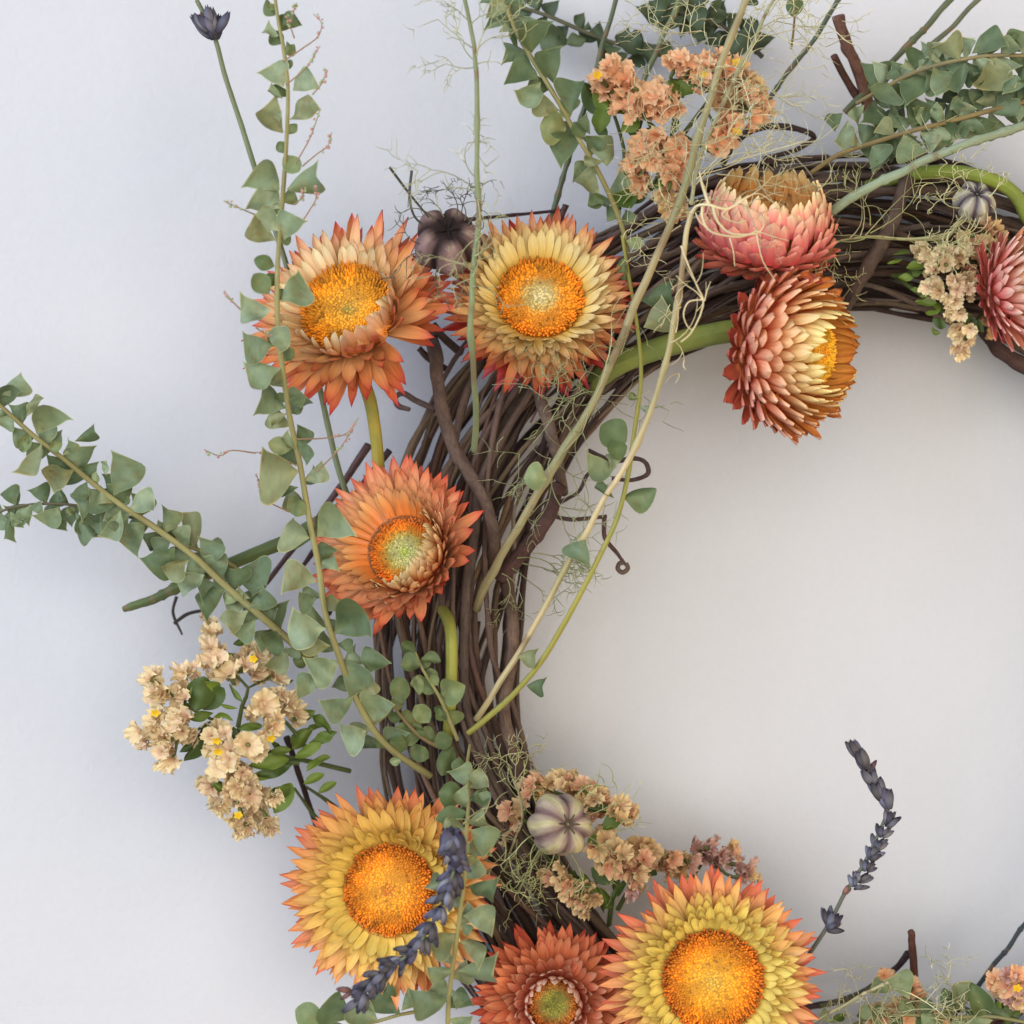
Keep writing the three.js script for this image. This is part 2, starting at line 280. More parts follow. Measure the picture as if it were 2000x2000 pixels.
// F2
strawflower('cream yellow strawflower with a tan centre ringed in orange and dark red lower tips', 1055, 582, .06, [.02, .36, .93], 0.4, {
  rows: 7, n: [42, 37, 32], len: [140, 108, 62], wid: [28, 25, 20], el: [6, 26, 46], r: [58, 74, 86], z: [-40, -22, -2], curl: [-.35, .1, .3], cup: [.1, .16], point: 5.5, messy: 7, roll: .22,
  cin: (t) => by(t, [H('#d89838', '#c87430', '#a02c1c', '#780c10'), H('#e0a850', '#e4b464', '#e0a460', '#b44c28'), H('#d9a23c', '#e8bc68', '#eccc84', '#eccc88')]),
  cout: (t) => by(t, [H('#a83c20', '#981c14', '#80100e', '#600808'), H('#dc9438', '#d88030', '#b84420', '#841410'), H('#dcaa44', '#e6b85c', '#e8c070', '#e4bc70')]),
  disc: 84, dome: 16, fringe: .3, N: 480, dcol: H('#c4ac78', '#c0a468', '#b8944c', '#e07e14', '#ee8410', '#ec7e0a', '#d86a08'), dent: .12, dz: 2,
});
// F3
strawflower('salmon orange strawflower with a green eye and cream inner petals curled over its lower right', 790, 1078, .058, [-.14, .22, .95], 0.2, {
  rows: 7, n: [32, 36, 32], len: [124, 108, 62], wid: [32, 26, 19], el: [20, 42, 66], r: [60, 74, 74], z: [-36, -20, 0], curl: [.15, .35, .5], cup: [.12, .2], point: 5, messy: 7, roll: .2, asym: [30, -0.75, 1.7],
  cin: (t) => by(t, [H('#ea9e66', '#eca470', '#e48654', '#c43c30'), H('#e89058', '#eca470', '#ea9468', '#d66444'), H('#dd6c28', '#e87c3c', '#ec9454', '#f0b07c')]),
  cout: (t) => by(t, [H('#d05c34', '#c83c2c', '#b42024', '#9c1420'), H('#cc3c24', '#d8582c', '#ea9854', '#f4cc8c'), H('#d05028', '#ec9c54', '#f6d088', '#f8dc98')]),
  disc: 68, dome: 6, fringe: .2, N: 420, dcol: H('#8f9a30', '#a6a45c', '#a8a060', '#a48c38', '#d87c18', '#e86c10', '#d85c10'), dent: .12, dz: -4,
  stem: [[860, 1180, .036], [880, 1230, .05], [882, 1310, .05], [878, 1400, .046], [868, 1480, .03]], stemCol: '#9c9a44', stemCol2: '#87893c', stemR: 12,
});
// F4
strawflower('golden yellow strawflower with coral tips and a wide orange centre crossed by a lavender spike', 762, 1738, .06, [-.1, .04, .99], 0.1, {
  rows: 7, n: [43, 37, 32], len: [152, 118, 58], wid: [33, 29, 22], el: [8, 20, 40], r: [64, 82, 94], z: [-40, -22, -2], curl: [.12, .15, .5], cup: [.12, .18], point: 5.5, messy: 7, roll: .22, asym: [9, 1.2, 1.6],
  skip: (az, t) => t < 0.3 && Math.abs(((az + 2.15 + Math.PI * 9) % (2 * Math.PI)) - Math.PI) < 0.09,
  cin: (t) => by(Math.pow(t, .8), [H('#e8b058', '#e29a5c', '#cc5c40'), H('#ecb04c', '#eaa854', '#e2904c'), H('#eab048', '#eebc54', '#f0c464')]),
  cout: (t) => by(Math.pow(t, .8), [H('#d88c48', '#cc6444', '#b84a3c'), H('#e0a84c', '#dc9850', '#d08048'), H('#e6ae48', '#eab650', '#eab858')]),
  disc: 88, dome: 12, fringe: .3, N: 560, dcol: H('#b85e14', '#ee8a18', '#f08412', '#ec7c0c', '#c0580c'), dent: .06, dx: -2, dz: 4,
});
// F5
strawflower('bright yellow strawflower with salmon outer petals at the bottom, beside a lavender spike', 1392, 1915, .066, [-.02, .03, 1], 0.3, {
  rows: 7, n: [47, 38, 34], len: [150, 100, 48], wid: [33, 29, 22], el: [6, 22, 40], r: [72, 88, 100], z: [-44, -22, -2], curl: [.12, .18, .45], cup: [.14, .2], point: 5, messy: 6, roll: .18,
  cin: (t) => by(Math.pow(t, .85), [H('#e89460', '#e68458', '#d65c40'), H('#eeb460', '#ecaa60', '#e69458'), H('#eebc50', '#f0c458', '#f0c45c'), H('#ecbe50', '#f2c85c', '#f2cc68')]),
  cout: (t) => by(Math.pow(t, .85), [H('#d67a4a', '#cc5a44', '#bc4438'), H('#e09a4c', '#dc8450', '#d07048'), H('#e8b03c', '#eab044', '#e69c44')]),
  disc: 98, dome: 16, fringe: .5, N: 640, dcol: H('#b08a30', '#e08c1c', '#f08c12', '#ec7c0a', '#b85210'), dz: 4,
});
// F6
strawflower('red orange strawflower with pale curled inner petals and green eye, cut by the bottom edge', 1082, 1962, .052, [-.03, .08, 1], 0, {
  rows: 7, n: [34, 36, 30], len: [108, 92, 52], wid: [28, 25, 19], el: [14, 34, 72], r: [60, 64, 52], z: [-34, -18, 0], curl: [.15, .2, .7], cup: [.14, .2], point: 5.5, messy: 7, roll: .2,
  cin: (t) => by(t, [H('#d8824a', '#d4603c', '#b43c2c'), H('#d87444', '#d86c44', '#dc845c'), H('#c84c3c', '#d88068', '#e6b490')]),
  cout: (t) => by(t, [H('#cc603a', '#c44c34', '#a83028'), H('#d05038', '#d86844', '#e09468'), H('#c03c38', '#dc8c74', '#ecc4a0')]),
  disc: 48, dome: 6, fringe: .2, N: 240, dcol: H('#6c6a20', '#7c7828', '#8c8030', '#b8702c', '#c05c20'), dent: .1, dz: -4,
});
// F7: side on, rim up
strawflower('cup shaped pink strawflower seen from the side under pale tangled threads', 1498, 432, .058, [.06, .89, .45], 0.2, {
  rows: 8, n: [18, 22, 28], len: [66, 56, 56], wid: [40, 40, 26], el: [-8, 66, 94], r: [66, 122, 112], z: [-84, -44, 24], curl: [.3, .35, .5], cup: [.22, .26], point: 8, messy: 3, roll: .12,
  cin: (t) => by(t, [H('#cc7a58', '#c86a50', '#b04838'), H('#c8884c', '#c88a50', '#c89858'), H('#d88038', '#c89a5c', '#d6ba7c')]),
  cout: (t) => by(t, [H('#c07050', '#b85848', '#a84038'), H('#bc2c38', '#d05a58', '#d87c6c'), H('#c83040', '#dc7c68', '#f2d08c')]),
  disc: 88, dome: 8, fringe: .4, N: 320, dcol: H('#d08020', '#e08818', '#e88a14', '#e88410', '#d8700c'), dz: -14,
});
// F8: oblique, facing right
strawflower('orange and pink strawflower turned to the right, hanging inside the ring', 1560, 688, .06, [.8, -.06, .58], 0.5, {
  rows: 10, n: [18, 24, 30], len: [68, 62, 70], wid: [44, 40, 23], el: [-4, 44, 82], r: [82, 138, 84], z: [-88, -34, 22], curl: [.3, .35, .5], cup: [.22, .26], point: 8, messy: 6, roll: .14,
  cin: (t) => by(t, [H('#cc6a48', '#c85c44', '#b04838'), H('#d87c34', '#dc8440', '#d4743c'), H('#e08434', '#e28c3c', '#de8038')]),
  cout: (t) => by(t, [H('#c87850', '#c06848', '#b04438'), H('#c02420', '#da6850', '#e89c80'), H('#cc3422', '#e08058', '#eaa87c'), H('#d86438', '#ecb468', '#f0d480')]),
  disc: 56, dome: 10, fringe: .6, N: 300, dcol: H('#e07a10', '#e88a14', '#f09a1a', '#f0a01c', '#e89020'), dz: 46,
  stem: [[1500, 640, .04], [1420, 648, .044], [1320, 670, .045], [1200, 715, .042], [1150, 760, .03]], stemCol: '#7c8c48', stemCol2: '#8a8f42', stemR: 24,
});
// F9: right edge
strawflower('pink and peach strawflower cut off by the right edge, seen from behind', 1996, 566, .06, [.82, .1, .5], 0.5, {
  rows: 7, n: [18, 24, 26], len: [66, 70, 58], wid: [30, 23, 17], el: [0, 40, 74], r: [38, 68, 60], z: [-62, -30, 8], curl: [.25, .3, .4], cup: [.2, .24], point: 5.5, messy: 6, roll: .14,
  cin: (t) => by(t, [H('#c86a58', '#c05a4c', '#a84038'), H('#d08a68', '#d88a68', '#d08a68'), H('#e0a868', '#e0a868', '#e8c090')]),
  cout: (t) => by(t, [H('#b85c54', '#c06058', '#c86860'), H('#c4383c', '#e0786c', '#ecb89c'), H('#c84848', '#e0a888', '#f0cc9c')]),
  disc: 42, dome: 8, fringe: .4, N: 200, dcol: H('#d08020', '#e08818', '#e88a14', '#e88410', '#d8700c'), dz: 10,
  stem: [[2010, 430, .04], [1975, 372, .046], [1900, 340, .05], [1820, 335, .046], [1740, 350, .04], [1670, 372, .03]], stemCol: '#86953a', stemCol2: '#7b8a44', stemR: 14,
});

// ------------------------------------------------------------------ grey green leafy sprigs
// wedge leaf: straight lower margin ending in a spine, rounded upper margin, pale thin rim; oval leaf for young growth
const TOP = [[0, .015], [.1, .1], [.25, .25], [.45, .42], [.65, .51], [.83, .53], [.98, .46], [1.02, .2]], BOT = [[0, -.015], [.12, -.07], [.3, -.18], [.5, -.28], [.68, -.34], [.82, -.37], [.94, -.41], [1.05, -.5]];
const OT = [[0, .02], [.08, .14], [.22, .3], [.42, .42], [.62, .42], [.82, .31], [.94, .15], [1, .02]], OB = OT.map(([x, y]) => [x, -y]);
const dense = (l) => { const c = new THREE.CatmullRomCurve3(l.map(([x, y]) => V(x, y, 0)), false, 'centripetal'); return Array.from({ length: 13 }, (_, i) => { const p = c.getPoint(i / 12); return [p.x, p.y]; }); };
const LT = dense(TOP), LB = dense(BOT), OT2 = dense(OT), OB2 = dense(OB);
const leafCols = { wedge: [C('#7e8a6e', 1.05), C('#95a086', 1.1), C('#bfbd90', 1.05)], oval: [C('#7c875e', 1.05), C('#8f9a72', 1.1), C('#a8a97c', 1.05)] };
function leafGeo(kind) {
  const mb = new MB(), top = kind === 'oval' ? OT2 : LT, bot = kind === 'oval' ? OB2 : LB, acr = [0, .035, .3, .55, .78, .965, 1], n = top.length, cup = rr(-.75, .9), bend = rr(-.6, .6), wave = rr(-.12, .12), fold = rr(-.45, .6), ph = rr(0, 6), [c1, c2, rim] = leafCols[kind], sq = rr(.85, 1.12);
  for (let i = 0; i < n; i++) for (let j = 0; j < acr.length; j++) {
    const f = acr[j], x = lerp(bot[i][0], top[i][0], f), y = lerp(bot[i][1], top[i][1], f) * sq, edge = j === 0 || j === acr.length - 1 || i === n - 1;
    const z = fold * Math.abs(y) + cup * y * y * 2 + bend * x * x * .5 + wave * Math.sin(x * 7 + y * 5 + ph);
    const vein = Math.abs(y - .02) < .06 ? .3 : 0, spot = smooth(.74, .86, vnoise(x * 9 + ph * 3, y * 9 + ph)) * .5;
    mb.v(V(x, y, z), edge ? rim : mixC(mixC(mixC(c1, c2, vnoise(x * 4 + ph, y * 4 + ph)), rim, vein), C('#8a7450'), spot), x, y + .5);
  }
  const m = acr.length;
  for (let i = 0; i < n - 1; i++) for (let j = 0; j < m - 1; j++) { const b = i * m + j; mb.quad(b, b + m, b + m + 1, b + 1); }
  return mb.geo();
}
const LEAF = { wedge: Array.from({ length: 16 }, () => leafGeo('wedge')), oval: Array.from({ length: 9 }, () => leafGeo('oval')) };
// z of a point = z of the nearest stem point, plus dz
function sprig(label, stems, o = {}) {
  const p0 = at(...stems[0].pts[stems[0].pts.length - 1]), g = thing(o.name ?? 'leafy_sprig', label, 'sprig', p0, o.group ?? 'grey green leafy sprigs in the wreath');
  g.all = [];
  for (const s of stems) {
    const mb = new MB(), pts = s.pts.map((p) => at(...p)), c = C(s.col ?? '#9a9460'), c2 = C(s.col2 ?? '#857c4c');
    rod(mb, pts, (t) => lerp(s.r0 ?? 3, s.r1 ?? 6, t) * sc(.06), (t) => mixC(c, c2, vnoise(t * 16, s.pts[0][0])), 7, undefined, .22);
    part('stem', mb.geo(p0), stemMat, g);
    const cv = new THREE.CatmullRomCurve3(s.pts.map((p) => V(p[0], p[1], p[2] * 1e4)), false, 'centripetal');
    g.all.push(...cv.getPoints(60));
  }
  return g;
}
const zOn = (g, x, y) => { let best = 1e9, z = .06; for (const p of g.all) { const d = (p.x - x) ** 2 + (p.y - y) ** 2; if (d < best) { best = d; z = p.z / 1e4; } } return z; };
// leaves: [base x, base y, tip x, tip y, width factor?, kind?] read off a frame (x0, y0, scale) of the photo
function leaves(g, [x0, y0, k], list, o = {}) {
  for (const [a, b, c, d, w = 1, kind = o.kind ?? 'wedge'] of list) {
    const bx = x0 + a * k, by_ = y0 + b * k, tx = x0 + c * k, ty = y0 + d * k, z = zOn(g, bx, by_) + (o.dz ?? 0) + rr(-.001, .001);
    const L = Math.hypot(tx - bx, ty - by_) * sc(z), A = at(bx, by_, z), B = at(tx, ty, z + clamp(rr(-.3, .45)) * L), dir = B.clone().sub(A), len = dir.length(); dir.normalize();
    let n = V(rr(-.5, .5), rr(-.35, .55), 1); n.addScaledVector(dir, -n.dot(dir)).normalize();
    const flip = o.flip ? o.flip : rnd() < .5 ? 1 : -1, yv = n.clone().cross(dir).multiplyScalar(flip), nn = dir.clone().cross(yv);
    const m = part('leaf', pick(LEAF[kind]), pick(o.mats ?? leafMats), g), mx = new THREE.Matrix4().makeBasis(dir, yv, nn);
    m.quaternion.setFromRotationMatrix(mx); m.position.copy(A).sub(g.position); m.scale.set(len * .95, len * 1.14 * w * rr(.95, 1.12), len * 1.08);
  }
}
// the smaller leaves between the ones read off the photo, set alternately along part of a stem
function between(g, stem, t0, t1, n, size, o = {}) {
  const c = g.all.slice(stem * 61, stem * 61 + 61), list = [];
  for (let i = 0; i < n; i++) { const t = lerp(t0, t1, (i + rr(.1, .9)) / n) * 59, p = c[Math.floor(t)], q = c[Math.floor(t) + 1], a = Math.atan2(q.y - p.y, q.x - p.x) + (o.back ?? Math.PI) + (i % 2 ? 1 : -1) * rr(.5, 1.25), L = size * rr(.75, 1.15); list.push([p.x, p.y, p.x + Math.cos(a) * L, p.y + Math.sin(a) * L, rr(.7, 1.05)]); }
  leaves(g, [0, 0, 1], list, { dz: -.003, ...o });
}
// thin flowering racemes with bead-like buds: [x, y, x, y, x, y ...]
function raceme(g, lines, hex = '#a08060', dz = .002) {
  const mb = new MB(), c = C(hex), c2 = C('#b08878'), c3 = C('#93a070');
  for (const l of lines) {
    const pts = []; for (let i = 0; i < l.length; i += 2) pts.push(at(l[i], l[i + 1], zOn(g, l[0], l[1]) + dz + i * .0006));
    rod(mb, pts, (t) => lerp(1.5, .8, t) * sc(.06), c, 4, 14);
    const cv = new THREE.CatmullRomCurve3(pts);
    for (let t = .45; t <= 1.001; t += .07) { const p = cv.getPoint(Math.min(1, t)).add(V(rr(-1, 1), rr(-1, 1), rr(-1, 1)).multiplyScalar(4 * sc(.06))); ball(mb, p, rr(2, 3.6) * sc(.06), rnd() < .6 ? c2 : c3); }
  }
  part('raceme', mb.geo(g.position), threadMat, g, STUFF);
}
function ball(mb, p, r, c, up = V(0, 0, 1), e = 1, na = 6, nr = 4) {
  const x = (Math.abs(up.x) > .9 ? V(0, 1, 0) : V(1, 0, 0)).cross(up).normalize(), y = up.clone().cross(x), s0 = mb.n;
  for (let i = 0; i <= nr; i++) for (let j = 0; j <= na; j++) { const a = i / nr * Math.PI, b = j / na * 2 * Math.PI; mb.v(p.clone().addScaledVector(up, Math.cos(a) * r * e).addScaledVector(x, Math.sin(a) * Math.cos(b) * r).addScaledVector(y, Math.sin(a) * Math.sin(b) * r), c, j / na, i / nr); }
  for (let i = 0; i < nr; i++) for (let j = 0; j < na; j++) { const q = s0 + i * (na + 1) + j; mb.quad(q, q + na + 1, q + na + 2, q + 1); }
}
const ZA = [350, 0, .3364], ZB = [450, 400, .2847], ZC = [850, 0, .3364], ZD = [0, 600, .3364], ZE = [850, 600, .2588], ZF = [850, 1000, .2588], ZK = [550, 1150, .2588], ZM = [500, 1450, .2847], ZL = [200, 1150, .2847], ZR = [1350, 0, .3364], ZP = [1500, 1700, .2588], ZN = [950, 1450, .2847], ZS = [1600, 300, .207];
const px = ([x0, y0, k], l, z) => l.map(([a, b, zz]) => [x0 + a * k, y0 + b * k, zz ?? z]);

const sprigA = sprig('long upright leafy sprig running in front of the leftmost strawflower', [{ pts: [[536, -10, .09], [545, 50, .09], [553, 90, .09], [562, 168, .09], [559, 286, .088], [552, 387, .088], [545, 470, .09], [541, 560, .092], [544, 656, .09], [555, 742, .086], [567, 821, .08], [584, 898, .076], [605, 1020, .07], [622, 1105, .068], [636, 1200, .068], [661, 1279, .066], [695, 1365, .062], [736, 1435, .058], [775, 1473, .054], [840, 1515, .046]], r0: 3.2, r1: 7.5 }]);
leaves(sprigA, ZA, [[595, 165, 690, 105], [575, 215, 492, 165, .9], [612, 320, 640, 235, .7, 'oval'], [615, 400, 655, 345, .9, 'oval'], [605, 505, 530, 375], [602, 575, 515, 530, .7], [655, 525, 790, 450], [645, 702, 800, 600, .75], [605, 770, 480, 640], [600, 640, 560, 690, .7], [605, 910, 705, 1010, .9, 'oval'], [622, 1100, 825, 1010, .7], [582, 1103, 430, 990], [585, 1212, 440, 1120], [580, 1340, 440, 1250], [565, 1395, 400, 1300, .7], [608, 1392, 680, 1250], [555, 1545, 440, 1500, .8, 'oval'], [522, 1705, 425, 1590, .9, 'oval'], [532, 1805, 350, 1800, .95], [588, 1740, 740, 1640, 1.1], [560, 60, 520, 20, .7, 'oval']]);
leaves(sprigA, ZB, [[250, 880, 390, 950, .8], [290, 960, 90, 980, 1.1], [340, 1110, 110, 1180], [378, 1395, 190, 1330, 1.15], [385, 1430, 280, 1500, .6], [380, 1330, 510, 1350, .6], [420, 1672, 250, 1630, .8, 'oval'], [435, 1680, 340, 1600, .8], [468, 1830, 195, 1810, 1.1], [510, 1892, 660, 1810, .9], [440, 1600, 560, 1760, .5]]);
leaves(sprigA, ZD, [[1732, 1045, 1560, 1060, .5], [1770, 1205, 1665, 1110, .9, 'oval'], [1795, 1340, 1650, 1270, 1.15], [1842, 1330, 2010, 1220, 1.1], [1838, 1590, 1640, 1570, 1.05], [1840, 1690, 1720, 1700, .9], [1850, 1500, 1960, 1480, .8]]);
leaves(sprigA, ZK, [[325, 300, 60, 290, 1.05], [370, 430, 140, 420, .6], [400, 335, 680, 190, .95], [420, 420, 540, 440, .9], [430, 545, 210, 640, 1.05], [300, 720, 110, 740, .9], [460, 530, 610, 780, .75], [640, 640, 740, 490], [600, 800, 690, 690, 1.2], [540, 830, 320, 930], [640, 1075, 460, 1130, 1.15], [690, 1010, 790, 820, 1.05], [790, 1190, 700, 1150, .7, 'oval'], [860, 1260, 910, 1090, .8, 'oval'], [900, 1290, 810, 1310, .8, 'oval']]);
between(sprigA, 0, .02, .55, 16, 34, { kind: 'oval' });
between(sprigA, 0, .5, .97, 22, 46);
raceme(sprigA, [[553, 120, 590, 95, 622, 70, 628, 45, 612, 27], [560, 165, 600, 130, 625, 90], [610, 185, 630, 160, 637, 135], [577, 320, 605, 270, 625, 215], [590, 325, 620, 300, 640, 285, 648, 258], [585, 440, 605, 410, 618, 385, 612, 365], [575, 400, 590, 385, 595, 365], [500, 420, 465, 405, 437, 392], [575, 75, 560, 30], [565, 45, 580, 5], [500, 885, 450, 880, 430, 890, 398, 878], [580, 910, 540, 890, 500, 883], [565, 1000, 520, 975, 500, 925], [470, 605, 450, 585, 437, 572], [500, 640, 515, 650, 530, 655], [580, 858, 640, 855, 680, 845, 700, 815], [620, 920, 660, 880, 690, 838]]);

const sprigB = sprig('broad leafy sprig reaching in from the left edge over the white wall', [
  { pts: [[-20, 775, .06], ...px(ZD, [[0, 570, .06], [200, 750, .06], [380, 890, .06], [560, 1040, .06], [720, 1160, .06], [900, 1280, .059], [1130, 1450, .058], [1300, 1610, .057], [1500, 1780, .056], [1640, 1900, .054], [1800, 2040, .05]])], r0: 4, r1: 8 },
  { pts: px(ZD, [[900, 1285, .05], [1050, 1370, .05], [1180, 1420, .05], [1300, 1470, .05], [1400, 1540, .048]]), r0: 4, r1: 5 }]);
leaves(sprigB, ZD, [[0, 510, 130, 405, .7], [70, 620, 15, 700, 1.1], [130, 660, 105, 580, .9], [145, 640, 235, 510, .4], [215, 740, 320, 560, .95], [170, 735, 125, 850, .7, 'oval'], [240, 795, 200, 990, .8], [290, 825, 360, 790, .9, 'oval'], [372, 860, 420, 770, .6], [435, 778, 565, 715, .6], [430, 950, 270, 1030], [505, 1010, 445, 1110, .9], [660, 1092, 750, 870, .95], [560, 1030, 560, 950, .6, 'oval'], [620, 980, 600, 890, .6], [590, 1060, 600, 1140, .9], [740, 1170, 910, 1150, .9], [730, 1150, 745, 1095, .8, 'oval'], [750, 1200, 640, 1280, .9], [700, 1180, 640, 1350, .6], [840, 1250, 725, 1390, .9], [950, 1310, 840, 1370, 1], [1010, 1290, 900, 1280, .5], [1125, 1412, 1090, 1190, .5], [1010, 1395, 870, 1530, .95], [1090, 1460, 950, 1540, .8], [1190, 1560, 1030, 1620, .95], [1310, 1630, 1140, 1720, .85], [1330, 1640, 1310, 1730, 1, 'oval'], [1450, 1690, 1370, 1650, .8], [1370, 1540, 1560, 1640, 1], [1240, 1480, 1330, 1570, .7], [1450, 1750, 1560, 1640, .8]]);
leaves(sprigB, ZL, [[1000, 160, 845, 260, 1], [1050, 210, 930, 340, .8], [1230, 290, 1100, 400, 1.1], [1265, 400, 1165, 570, .75], [1080, 100, 1130, 20, .9], [1330, 400, 1290, 460, 1.3], [1390, 460, 1320, 540, 1, 'oval'], [1400, 480, 1480, 440, 1, 'oval']]);

between(sprigB, 0, .08, .95, 34, 50, { mats: [leafMats[1], leafMats[2], leafMats[3]] });
between(sprigB, 1, .1, .9, 7, 44);
const sprigB2 = sprig('thin leafy side branch low at the left edge behind the broad sprig', [{ pts: px(ZD, [[-30, 1210, .045], [20, 1180, .045], [130, 1152, .045], [330, 1140, .045], [500, 1160, .045], [640, 1190, .047], [800, 1230, .05]]), r0: 2.5, r1: 3.5, col: '#6a6248', col2: '#5a5240' }]);
leaves(sprigB2, ZD, [[90, 1150, 25, 1060, 1], [60, 1195, 20, 1340, .5], [110, 1190, 105, 1280, .7], [60, 1185, 110, 1260, .6], [190, 1140, 130, 1230, .8], [240, 1120, 200, 1190, .8], [340, 1160, 260, 1270, 1.1], [350, 1160, 330, 1290, .8], [440, 1190, 540, 1340, .5], [500, 1170, 530, 1310, 1.1], [345, 1130, 352, 1065, .35], [420, 1150, 400, 1210, .9, 'oval'], [600, 1190, 640, 1330, .7]], { mats: [leafMats[1], leafMats[2], leafMats[3]] });

between(sprigB2, 0, .1, .9, 12, 42, { mats: [leafMats[2], leafMats[3]] });
const sprigC = sprig('leafy sprig slanting down from the top edge left of the peach statice', [{ pts: px(ZC, [[385, -40, .075], [420, 60, .075], [480, 200, .075], [600, 400, .074], [720, 600, .072], [830, 800, .07], [950, 1000, .066], [1040, 1200, .06], [1100, 1370, .055], [1120, 1480, .05]]), r0: 4.5, r1: 5 }]);
leaves(sprigC, ZC, [[415, 70, 310, 40, 1.2], [400, 20, 500, -10, .8], [470, 190, 395, 140, .7], [480, 280, 420, 180, .4], [560, 305, 560, 110, .9], [690, 485, 650, 280, .8], [600, 460, 430, 400], [610, 480, 500, 590, .8], [720, 640, 560, 590, .8], [770, 700, 750, 590, .7, 'oval'], [790, 665, 840, 480, .9], [760, 750, 600, 730, 1.15, 'oval'], [850, 800, 680, 890, 1], [1000, 965, 990, 780, 1.1], [800, 710, 870, 790, .9, 'oval'], [950, 1125, 850, 1000, .9], [985, 1150, 880, 1190, .8, 'oval'], [1000, 1290, 1030, 1200, 1], [900, 780, 830, 700, .8], [980, 940, 860, 930, .5]], { mats: [leafMats[1], leafMats[3], leafMats[4], leafMats[3]] });

between(sprigC, 0, .05, .9, 14, 46, { mats: [leafMats[3], leafMats[2]] });
const sprigG = sprig('sparse yellow green leafy sprig bowing down inside the ring', [{ pts: [[1215, 460, .055], [1228, 540, .058], [1245, 640, .062], [1252, 740, .066], [1238, 850, .068], [1228, 920, .068], [1206, 1010, .067], [1163, 1103, .066], [1108, 1207, .062], [1057, 1292, .058], [1005, 1354, .053], [960, 1395, .05], [915, 1432, .046]], r0: 3.5, r1: 6.5, col: '#a29a48', col2: '#8d8c46' }]);
leaves(sprigG, ZC, [[1110, 1400, 1220, 1420, .7, 'oval'], [1190, 1740, 1380, 1690, .9], [1210, 1900, 1370, 1800, 1.0], [1090, 1500, 1100, 1640, .6, 'oval']]);
leaves(sprigG, ZE, [[1440, 1020, 1250, 880, 1, 'oval'], [1450, 1050, 1290, 1090, 1, 'oval'], [1370, 1200, 1130, 1225, .8], [1425, 1440, 1685, 1410, .85, 'oval'], [1350, 1440, 1200, 1350, .5], [1525, 695, 1450, 650, .8, 'oval'], [1540, 740, 1600, 775, .5], [1420, 1130, 1300, 1170, .9], [840, 1300, 660, 1290, 1.2, 'oval']]);
leaves(sprigG, ZF, [[1130, 210, 1060, 370, 1.3], [620, 1085, 770, 1090, .95], [690, 1310, 830, 1315, .95]]);

const sprigH = sprig('leafy sprig with small round leaves on the vines below the salmon strawflower', [
  { pts: px(ZK, [[1010, 480, .052], [1060, 600, .053], [1120, 700, .053], [1200, 830, .052], [1260, 980, .05], [1330, 1140, .047]]), r0: 2.5, r1: 4.5 },
  { pts: px(ZK, [[800, 840, .05], [860, 910, .051], [950, 1020, .051], [1050, 1120, .05], [1200, 1200, .047]]), r0: 2.5, r1: 4.5, col: '#8a7650', col2: '#7a6c48' }]);
leaves(sprigH, ZK, [[1050, 570, 890, 570, .9], [1060, 530, 1210, 530, .8], [1010, 490, 900, 400, .6], [900, 860, 890, 650, .85], [1040, 800, 1020, 650, .6], [1180, 730, 1120, 650, .8], [1200, 800, 1390, 730, .9], [1110, 1010, 1010, 870, .95], [1150, 1170, 1290, 1120, 1], [1110, 1280, 960, 1200, .8], [1290, 1190, 1200, 1420, .7], [1340, 1270, 1330, 1410, .8], [1230, 1000, 1180, 900, .7], [1070, 1110, 1000, 1000, .5], [940, 1200, 880, 1060, .9]], { kind: 'oval', mats: [leafMats[1], leafMats[2], leafMats[3]] });

between(sprigH, 0, .1, .95, 8, 36, { kind: 'oval' });
between(sprigH, 1, .1, .95, 8, 36, { kind: 'oval' });
const sprigE = sprig('leafy sprig hanging over the right side of the golden strawflower', [{ pts: [...px(ZK, [[1420, 1180, .05], [1400, 1330, .06], [1410, 1500, .075]]), ...px(ZM, [[1455, 480, .085], [1440, 650, .09], [1430, 900, .092], [1390, 1250, .092], [1340, 1600, .088], [1320, 1800, .085], [1315, 1990, .08]])], r0: 3, r1: 5, col: '#a39a60' }]);
leaves(sprigE, ZK, [[1405, 1500, 1570, 1430, .8], [1370, 1570, 1175, 1540, .9, 'oval'], [1400, 1690, 1150, 1745, .6, 'oval'], [1430, 1560, 1570, 1620, .8], [1390, 1350, 1460, 1420, .8]], { dz: -.002 });
leaves(sprigE, ZM, [[1470, 600, 1625, 720, .9], [1430, 800, 1530, 800, .7, 'oval'], [1300, 1010, 1180, 960, .9], [1450, 990, 1645, 1030, .9], [1420, 1190, 1640, 1230, .75], [1375, 1310, 1180, 1380, .8], [1400, 1360, 1590, 1440, .8], [1360, 1550, 1180, 1600, .65], [1380, 1570, 1630, 1600, .7], [1330, 1750, 1060, 1800, .75], [1345, 1700, 1420, 1800, .8], [1400, 1250, 1470, 1310, .8], [1320, 1900, 1480, 1930, .7]]);

between(sprigE, 0, .2, .95, 14, 44);
const sprigF = sprig('short leafy sprig at the bottom edge below the golden strawflower', [{ pts: px(ZM, [[560, 1950, .06], [700, 1935, .06], [830, 1915, .06], [980, 1870, .06], [1150, 1840, .055]]), r0: 3, r1: 4 }]);
leaves(sprigF, ZM, [[470, 1935, 250, 1850, .85, 'oval'], [640, 1900, 480, 1760, 1], [835, 1910, 650, 1770, .9], [985, 1860, 780, 1730, .9], [1000, 1840, 1080, 1720, .8], [640, 1960, 500, 2000, .8]], { mats: [leafMats[3], leafMats[1]] });

